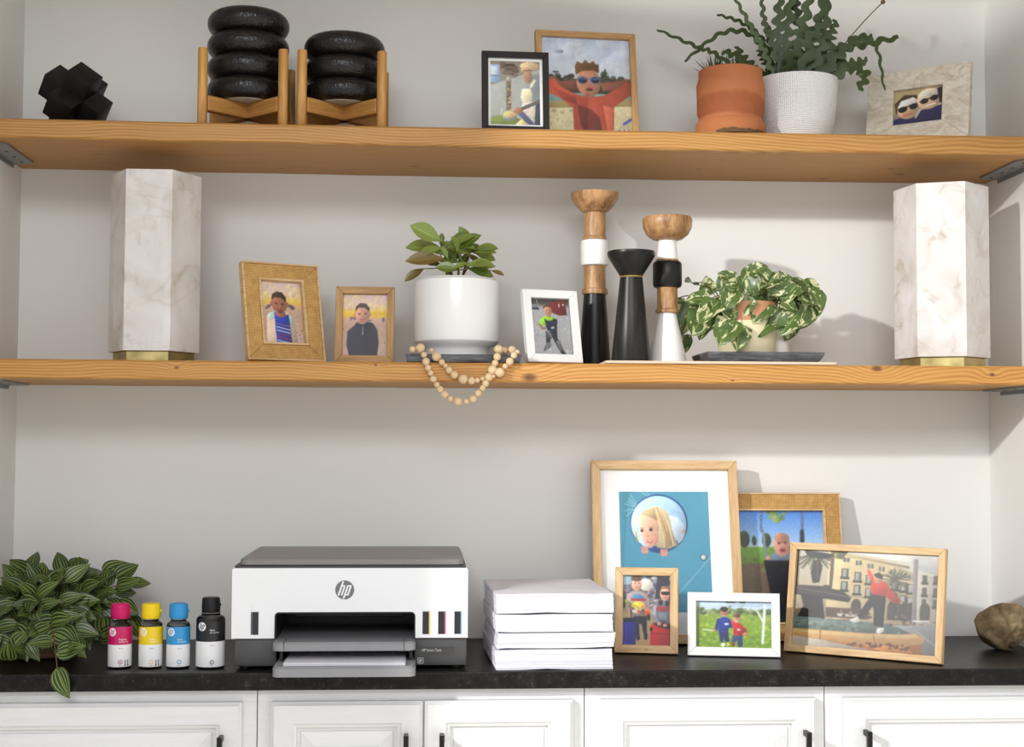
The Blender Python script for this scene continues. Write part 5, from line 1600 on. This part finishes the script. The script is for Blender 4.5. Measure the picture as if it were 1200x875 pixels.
POTHOS = [(1.434, 0.718, 1.412, 0.729), (1.442, 0.742, 1.414, 0.716), (1.466, 0.75, 1.453, 0.721), (1.482, 0.744, 1.469, 0.752), (1.397, 0.703, 1.373, 0.648), (1.434, 0.695, 1.395, 0.658), (1.421, 0.7, 1.379, 0.703), (1.437, 0.653, 1.41, 0.635), (1.461, 0.656, 1.429, 0.614), (1.471, 0.648, 1.466, 0.603), (1.479, 0.648, 1.511, 0.617), (1.466, 0.658, 1.442, 0.679), (1.492, 0.708, 1.471, 0.666), (1.482, 0.742, 1.503, 0.744), (1.503, 0.742, 1.505, 0.763), (1.519, 0.765, 1.537, 0.752), (1.513, 0.757, 1.54, 0.734), (1.54, 0.755, 1.556, 0.729), (1.571, 0.742, 1.537, 0.713), (1.574, 0.729, 1.55, 0.703), (1.556, 0.747, 1.582, 0.734), (1.574, 0.721, 1.587, 0.729), (1.601, 0.75, 1.59, 0.718), (1.608, 0.742, 1.63, 0.708), (1.622, 0.718, 1.64, 0.684), (1.63, 0.708, 1.608, 0.653), (1.608, 0.708, 1.593, 0.663), (1.587, 0.669, 1.553, 0.635), (1.561, 0.666, 1.511, 0.64), (1.577, 0.671, 1.54, 0.648), (1.587, 0.653, 1.571, 0.624), (1.585, 0.695, 1.587, 0.666), (1.55, 0.71, 1.527, 0.724), (1.527, 0.726, 1.505, 0.731), (1.524, 0.69, 1.511, 0.7), (1.458, 0.716, 1.461, 0.7), (1.368, 0.71, 1.376, 0.682), (1.384, 0.637, 1.392, 0.611), (1.416, 0.679, 1.389, 0.637), (1.556, 0.692, 1.577, 0.684), (1.54, 0.708, 1.556, 0.684), (1.445, 0.682, 1.458, 0.648), (1.616, 0.69, 1.601, 0.648), (1.513, 0.729, 1.492, 0.716), (1.593, 0.708, 1.619, 0.692), (1.503, 0.755, 1.524, 0.765), (1.579, 0.742, 1.601, 0.708)]
PEPER = [(0.884, 0.812, 0.838, 0.834), (0.888, 0.802, 0.831, 0.804), (0.888, 0.799, 0.849, 0.789), (0.891, 0.776, 0.831, 0.774), (0.888, 0.769, 0.859, 0.776), (0.851, 0.746, 0.82, 0.727), (0.898, 0.805, 0.937, 0.824), (0.947, 0.799, 0.927, 0.834), (0.914, 0.796, 0.951, 0.82), (0.913, 0.792, 0.881, 0.791), (0.911, 0.792, 0.941, 0.801), (0.937, 0.796, 0.927, 0.771), (0.934, 0.792, 0.962, 0.776), (0.954, 0.794, 0.986, 0.784), (0.934, 0.764, 0.981, 0.767), (0.937, 0.759, 0.979, 0.749), (0.921, 0.756, 0.884, 0.761), (0.884, 0.805, 0.886, 0.827), (0.954, 0.799, 0.966, 0.802), (0.901, 0.805, 0.906, 0.796), (0.984, 0.744, 1.004, 0.737), (0.908, 0.779, 0.898, 0.756), (0.921, 0.782, 0.911, 0.809)]
CACTUS = [[(1.522, 1.162), (1.458, 1.217), (1.412, 1.241), (1.334, 1.278)], [(1.558, 1.167), (1.54, 1.253), (1.472, 1.271), (1.391, 1.212)], [(1.568, 1.167), (1.549, 1.24), (1.504, 1.281), (1.451, 1.299)], [(1.563, 1.167), (1.549, 1.212), (1.522, 1.262), (1.485, 1.326)], [(1.577, 1.167), (1.558, 1.235), (1.54, 1.271), (1.531, 1.331)], [(1.558, 1.158), (1.526, 1.194), (1.504, 1.221), (1.472, 1.235)], [(1.577, 1.162), (1.536, 1.185), (1.513, 1.212), (1.504, 1.246)], [(1.586, 1.162), (1.577, 1.231), (1.577, 1.285), (1.579, 1.34)], [(1.595, 1.167), (1.59, 1.221), (1.595, 1.276), (1.604, 1.349)], [(1.6, 1.167), (1.613, 1.231), (1.622, 1.276), (1.636, 1.34)], [(1.609, 1.167), (1.636, 1.231), (1.65, 1.276), (1.661, 1.349)], [(1.618, 1.167), (1.659, 1.221), (1.668, 1.267), (1.673, 1.331)], [(1.632, 1.167), (1.677, 1.226), (1.686, 1.262), (1.7, 1.29)], [(1.636, 1.162), (1.686, 1.203), (1.719, 1.231), (1.755, 1.237)], [(1.641, 1.165), (1.714, 1.231), (1.773, 1.249), (1.84, 1.265)], [(1.65, 1.165), (1.732, 1.244), (1.771, 1.228), (1.785, 1.135)], [(1.65, 1.162), (1.686, 1.185), (1.723, 1.19), (1.751, 1.196)], [(1.654, 1.162), (1.709, 1.18), (1.741, 1.165), (1.725, 1.128)], [(1.604, 1.162), (1.618, 1.19), (1.641, 1.199), (1.668, 1.19)], [(1.595, 1.162), (1.568, 1.194), (1.558, 1.217), (1.549, 1.24)], [(1.613, 1.162), (1.604, 1.208), (1.568, 1.253), (1.563, 1.294)], [(1.622, 1.162), (1.641, 1.212), (1.618, 1.294), (1.618, 1.335)], [(1.577, 1.16), (1.595, 1.203), (1.632, 1.24), (1.664, 1.271)]]
rr = random.Random(11)
for _ in range(16):
    a = rr.uniform(0, 6.28)
    x_, z_ = PCX + rr.uniform(-0.035, 0.035), rr.uniform(0.765, 0.805)
    l_ = rr.uniform(0.026, 0.042)
    PEPER.append((x_, z_, x_ + l_ * math.cos(a), z_ + l_ * (0.15 + 0.55 * math.sin(a))))
stemtop = [Vector((PCX - 0.03, PCY, 0.800)), Vector((PCX + 0.005, PCY - 0.01, 0.785)), Vector((PCX + 0.028, PCY, 0.800)), Vector((PCX - 0.018, PCY - 0.02, 0.765)), Vector((PCX + 0.02, PCY - 0.03, 0.760))]
base = Vector((PCX, PCY, SL1 + 0.139))
for s in stemtop:
    bm = B(); tube(bm, [p - Vector(pp.location) for p in bez(base + Vector(((s.x - PCX) * .3, (s.y - PCY) * .3, 0)), (base + s) / 2 + Vector((0, 0, .01)), s, 8)], [0.0032 - 0.0014 * i / 8 for i in range(9)], 6)
    obj('stem', bm, M_STEM_B, pp, 60)
for i, (x0, z0, x1, z1) in enumerate(PEPER):
    y0 = PCY - 0.02 + rr.uniform(-0.03, 0.03)
    dy = rr.uniform(-0.030, 0.006)
    if i in (5, 20):
        y0, dy = PCY - 0.03, -0.01
        z0 += 0.012; z1 += 0.012
    p, q = Vector((x0, y0, z0)), Vector((x1, y0 + dy, z1))
    nm = Vector((rr.uniform(-.3, .3), -0.85, 0.55 + rr.uniform(-.3, .3)))
    put_leaf(pmb if i in (3, 5, 12, 20) else pm[i % 2], pp, p, q - p, nm, (q - p).length * 1.25, sx=min(1.0, 0.036 / ((q - p).length * 0.5)) if (q - p).length > 0.05 else 1.0)
    near = min(stemtop, key=lambda s: (s - p).length)
    bm = B(); tube(bm, [v - Vector(pp.location) for v in bez(near, (near + p) / 2 + Vector((0, 0, -.003)), p, 4)], 0.0011, 5)
    obj('petiole', bm, M_STEM_G, pp, 60)

# --- variegated trailing plant
M_VAR = variegated_leaf()
VX, VY = 1.503, -0.205
vp = thing('variegated_plant', 'variegated trailing plant in tan and cream pot beside candlesticks', 'potted plant', (VX, VY, SL2 + 0.0003))
bm = B()
lathe(bm, [(0.052, 0), (0.056, 0.002), (0.060, 0.030), (0.0615, 0.064)], 48, mi=1, cap1=False)
lathe(bm, [(0.0615, 0.064), (0.0625, 0.100), (0.0615, 0.103), (0.0580, 0.102), (0.0570, 0.085)], 48, mi=0, cap0=False)
bmesh.ops.remove_doubles(bm, verts=bm.verts, dist=1e-6)
obj('pot', bm, [flat('bare_terracotta', (192, 140, 104), 0.7), flat('cream_glaze', (226, 214, 176), 0.5)], vp, 35)
bm = B(); lathe(bm, [(0.0568, 0.088), (0.03, 0.093), (0.008, 0.094)], 30)
obj('soil', bm, M_SOIL, vp, 40)
vm = [leaf_mesh('leaf', 1.0, w, heart, M_VAR, 6, 8, dr, fo, wv) for w, dr, fo, wv in ((0.98, 0.16, 0.28, 0.06), (0.92, 0.28, 0.40, 0.07), (1.02, 0.10, 0.2, 0.05))]
rr = random.Random(3)
for _ in range(18):
    a = rr.uniform(0, 6.28)
    x_, z_ = rr.uniform(1.40, 1.61), rr.uniform(0.690, 0.748)
    POTHOS.append((x_, z_, x_ + 0.034 * math.cos(a), z_ - 0.018 + 0.026 * math.sin(a)))
hub = Vector((VX, VY, SL2 + 0.100))
for i, (x0, z0, x1, z1) in enumerate(POTHOS):
    rad = abs((x0 + x1) / 2 - VX)
    front = rr.uniform(-0.075, -0.045) if (z0 + z1) / 2 < 0.69 and rad < 0.075 else rr.uniform(-0.065, 0.03)
    if x0 < 1.415:
        front = rr.uniform(0.045, 0.07)
    y0 = VY + front
    p, q = Vector((x0, y0, z0)), Vector((x1, y0 + rr.uniform(-0.022, 0.0), z1))
    L_ = (q - p).length
    s = max(L_ * 1.12, 0.037)
    nm = Vector((rr.uniform(-.45, .45) + (x0 - VX) * 3, -0.8, 0.55 + rr.uniform(-.3, .3)))
    put_leaf(vm[i % 3], vp, p, q - p, nm, s)
    if i % 2 == 0 or rad > 0.08:
        edge = hub + Vector(((x0 - VX) * 0.4, front * 0.6, 0.0))
        top = Vector(((edge.x + x0) / 2, (edge.y + y0) / 2, max(edge.z, z0) + 0.022))
        bm = B(); tube(bm, [v - Vector(vp.location) for v in bez(edge, top, p, 8)], 0.0013, 5)
        obj('vine', bm, M_STEM_G, vp, 60)

# --- fishbone cactus in the white textured pot
CX, CY = 1.614, -0.185
cp = thing('fishbone_cactus', 'fishbone cactus with zigzag stems in white textured pot', 'potted plant', (CX, CY, ZU + 0.0003))
t = NT('white_textured_glaze')
P = t.coord()
ang = t.n('ShaderNodeSeparateXYZ', {0: P})
th = t.math('ARCTAN2', ang.outputs[1], ang.outputs[0])
g1 = t.math('SINE', t.math('MULTIPLY', th, 120.0))
g2 = t.math('SINE', t.math('MULTIPLY', t.math('ADD', ang.outputs[2], t.math('MULTIPLY', t.noise(P, 20.0, 2), 0.006)), 2 * math.pi / 0.0042))
t.p(base=s2l((236, 235, 233)), rough=0.3)
t.bump(t.math('MULTIPLY', t.math('ADD', g1, 1.0), t.math('ADD', g2, 1.0)), 0.55, 0.0015)
M_TEXPOT = t.m
bm = B()
lathe(bm, [(0.060, 0), (0.0655, 0.0015), (0.069, 0.008), (0.0765, 0.050), (0.0815, 0.095), (0.0835, 0.130), (0.0830, 0.134), (0.0795, 0.1345), (0.0785, 0.125), (0.077, 0.110)], 64)
obj('pot', bm, M_TEXPOT, cp, 35)
bm = B(); lathe(bm, [(0.0768, 0.112), (0.04, 0.120), (0.01, 0.122)], 36)
obj('soil', bm, M_SOIL, cp, 40)
M_CACT = plain_leaf('cactus_green', (50, 66, 30), (74, 92, 40), 0.5, 0.05)
def zig_stem(root, ctrl, wid, lobes, seed):
    rr = random.Random(seed)
    P4 = [Vector(c) for c in ctrl]
    n = lobes * 6
    pts = []
    for i in range(n + 1):
        u = i / n * 3
        k = min(int(u), 2)
        f = u - k
        a, b = P4[k], P4[k + 1]
        pm_ = P4[k - 1] if k > 0 else a * 2 - b
        pn = P4[k + 2] if k < 2 else b * 2 - a
        pts.append(0.5 * ((2 * a) + (b - pm_) * f + (2 * pm_ - 5 * a + 4 * b - pn) * f * f + (3 * a - pm_ - 3 * b + pn) * f ** 3))
    bm = B()
    L0 = Vector(root.location)
    twist = rr.uniform(-0.5, 0.5)
    secs = []
    for i, p in enumerate(pts):
        tg = (pts[min(i + 1, n)] - pts[max(i - 1, 0)]).normalized()
        view = Vector((math.sin(twist), -1, 0.25))
        sd = tg.cross(view).normalized()
        nm = sd.cross(tg).normalized()
        t_ = i / n
        taper = min(1, t_ * 4 + 0.18) * (1 - 0.55 * t_ ** 3)
        def lob(ph):
            c = (i / 6 + ph) % 1.0
            return (0.22 + 0.78 * math.sin(math.pi * min(1, c * 1.15)) ** 0.8) if c < 0.87 else 0.22
        wl, wr = wid * taper * lob(0.0), wid * taper * lob(0.5)
        h = 0.0011
        secs.append([bm.verts.new(v - L0) for v in (p + sd * wl, p + nm * h, p - sd * wr, p - nm * h)])
    for a, b in zip(secs, secs[1:]):
        for k in range(4):
            f = bm.faces.new((a[k], a[(k + 1) % 4], b[(k + 1) % 4], b[k]))
    bm.faces.new(secs[0][::-1]); bm.faces.new(secs[-1])
    bmesh.ops.recalc_face_normals(bm, faces=bm.faces)
    return obj('zigzag_stem', bm, M_CACT, root, 50)
rr = random.Random(21)
for i, c in enumerate(CACTUS):
    dy = rr.uniform(-0.055, 0.045)
    if i in (0, 1, 5, 6, 19):
        dy = 0.045
    ctrl = []
    for k, (x, z) in enumerate(c):
        ctrl.append((x if k else CX + (x - CX) * 0.8, CY + dy * (0.35 + 0.3 * k), z if k else z - 0.02))
    big = 0.0190 if 5 <= i <= 13 or i in (16, 17, 18, 22) else (0.0165 if i in (14, 19, 20, 21) else 0.0095)
    lobes = 9 if i in (0, 1, 2, 3, 4, 15) else 6
    zig_stem(cp, ctrl, big, lobes, i)
bm = B(); tube(bm, [Vector(v) - Vector(cp.location) for v in bez((1.655, -.19, 1.15), (1.70, -.2, 1.235), (1.792, -.2, 1.325), 8)], 0.0012, 5)
obj('thin_stem', bm, M_STEM_B, cp, 60)
bm = B(); bmesh.ops.create_icosphere(bm, subdivisions=2, radius=0.005)
for v in bm.verts: v.co += Vector((1.792, -.2, 1.325)) - Vector(cp.location)
obj('stem_bud', bm, M_STEM_B, cp, 60)

# --- spiky succulent in terracotta pot
TX, TY = 1.4655, -0.232
hw = thing('spiky_succulent', 'small spiky succulent in banded terracotta pot', 'potted plant', (TX, TY, ZU + 0.0003), (0, 0, 0))
t = NT('banded_terracotta')
P = t.coord()
z = t.n('ShaderNodeSeparateXYZ', {0: P}).outputs[2]
w = t.math('ADD', z, t.math('MULTIPLY', t.noise(t.scale(P, (8, 8, 14)), 1.0, 3), 0.030))
c = t.ramp(t.math('MULTIPLY', w, 6.6), [(0.0, s2l((168, 98, 54))), (0.34, s2l((174, 104, 60))), (0.38, s2l((146, 74, 36))), (0.60, s2l((152, 78, 40))), (0.65, s2l((178, 108, 64))), (1.0, s2l((170, 98, 56)))])
n = t.noise(P, 70.0, 4)
c = t.mix(t.math('MULTIPLY', n, 0.3), c, s2l((190, 126, 82)))
t.p(base=c, rough=0.75)
t.bump(n, 0.3, 0.001)
bm = B()
lathe(bm, [(0.055, 0), (0.0690, 0.002), (0.0710, 0.012), (0.0690, 0.030), (0.0640, 0.036), (0.0635, 0.044), (0.0670, 0.052), (0.0680, 0.108), (0.0660, 0.116), (0.0640, 0.124), (0.0640, 0.137), (0.0620, 0.139), (0.0580, 0.138), (0.0560, 0.122)], 52)
obj('pot', bm, t.m, hw, 35)
bm = B(); lathe(bm, [(0.0562, 0.124), (0.03, 0.130), (0.008, 0.131)], 30)
obj('soil', bm, M_SOIL, hw, 40)
bm = B()
cr = [(0.0712, 0.0008), (0.0722, 0.004), (0.0716, 0.009)]
for i in range(18):
    a0 = R(-125 + i * 6)
    pr_ = []
    for r_, z_ in cr:
        rj = r_ + 0.0008 * rr.random()
        pr_.append(bm.verts.new((rj * math.cos(a0), rj * math.sin(a0), z_ * (0.6 + 0.6 * rr.random()))))
    if i:
        for k in range(2):
            bm.faces.new((prev[k], pr_[k], pr_[k + 1], prev[k + 1]))
    prev = pr_
obj('mineral_crust', bm, flat('crusty_rim', (96, 72, 44), 0.9), hw, 50)
M_SPK = plain_leaf('dark_spike', (50, 64, 44), (78, 92, 62), 0.4, 0.03)
spk = leaf_mesh('leaf', 1.0, 0.17, lambda t: max(0.02, (1 - t) ** 0.8), M_SPK, 2, 5, -0.18, 0.8)
for cxx, n in ((-0.032, 17), (0.004, 14)):
    for k in range(n):
        a = 2.4 * k
        el = R(15 + 62 * (k / n))
        d = Vector((math.cos(a) * math.cos(el), math.sin(a) * math.cos(el), math.sin(el)))
        if cxx > 0 and d.x > 0.55:
            d.x *= 0.3
        p = Vector((TX + cxx + 0.006 * math.cos(a), TY + 0.006 * math.sin(a), ZU + 0.130))
        put_leaf(spk, hw, p, d, (0, 0, 1), 0.038 + 0.018 * rr.random())
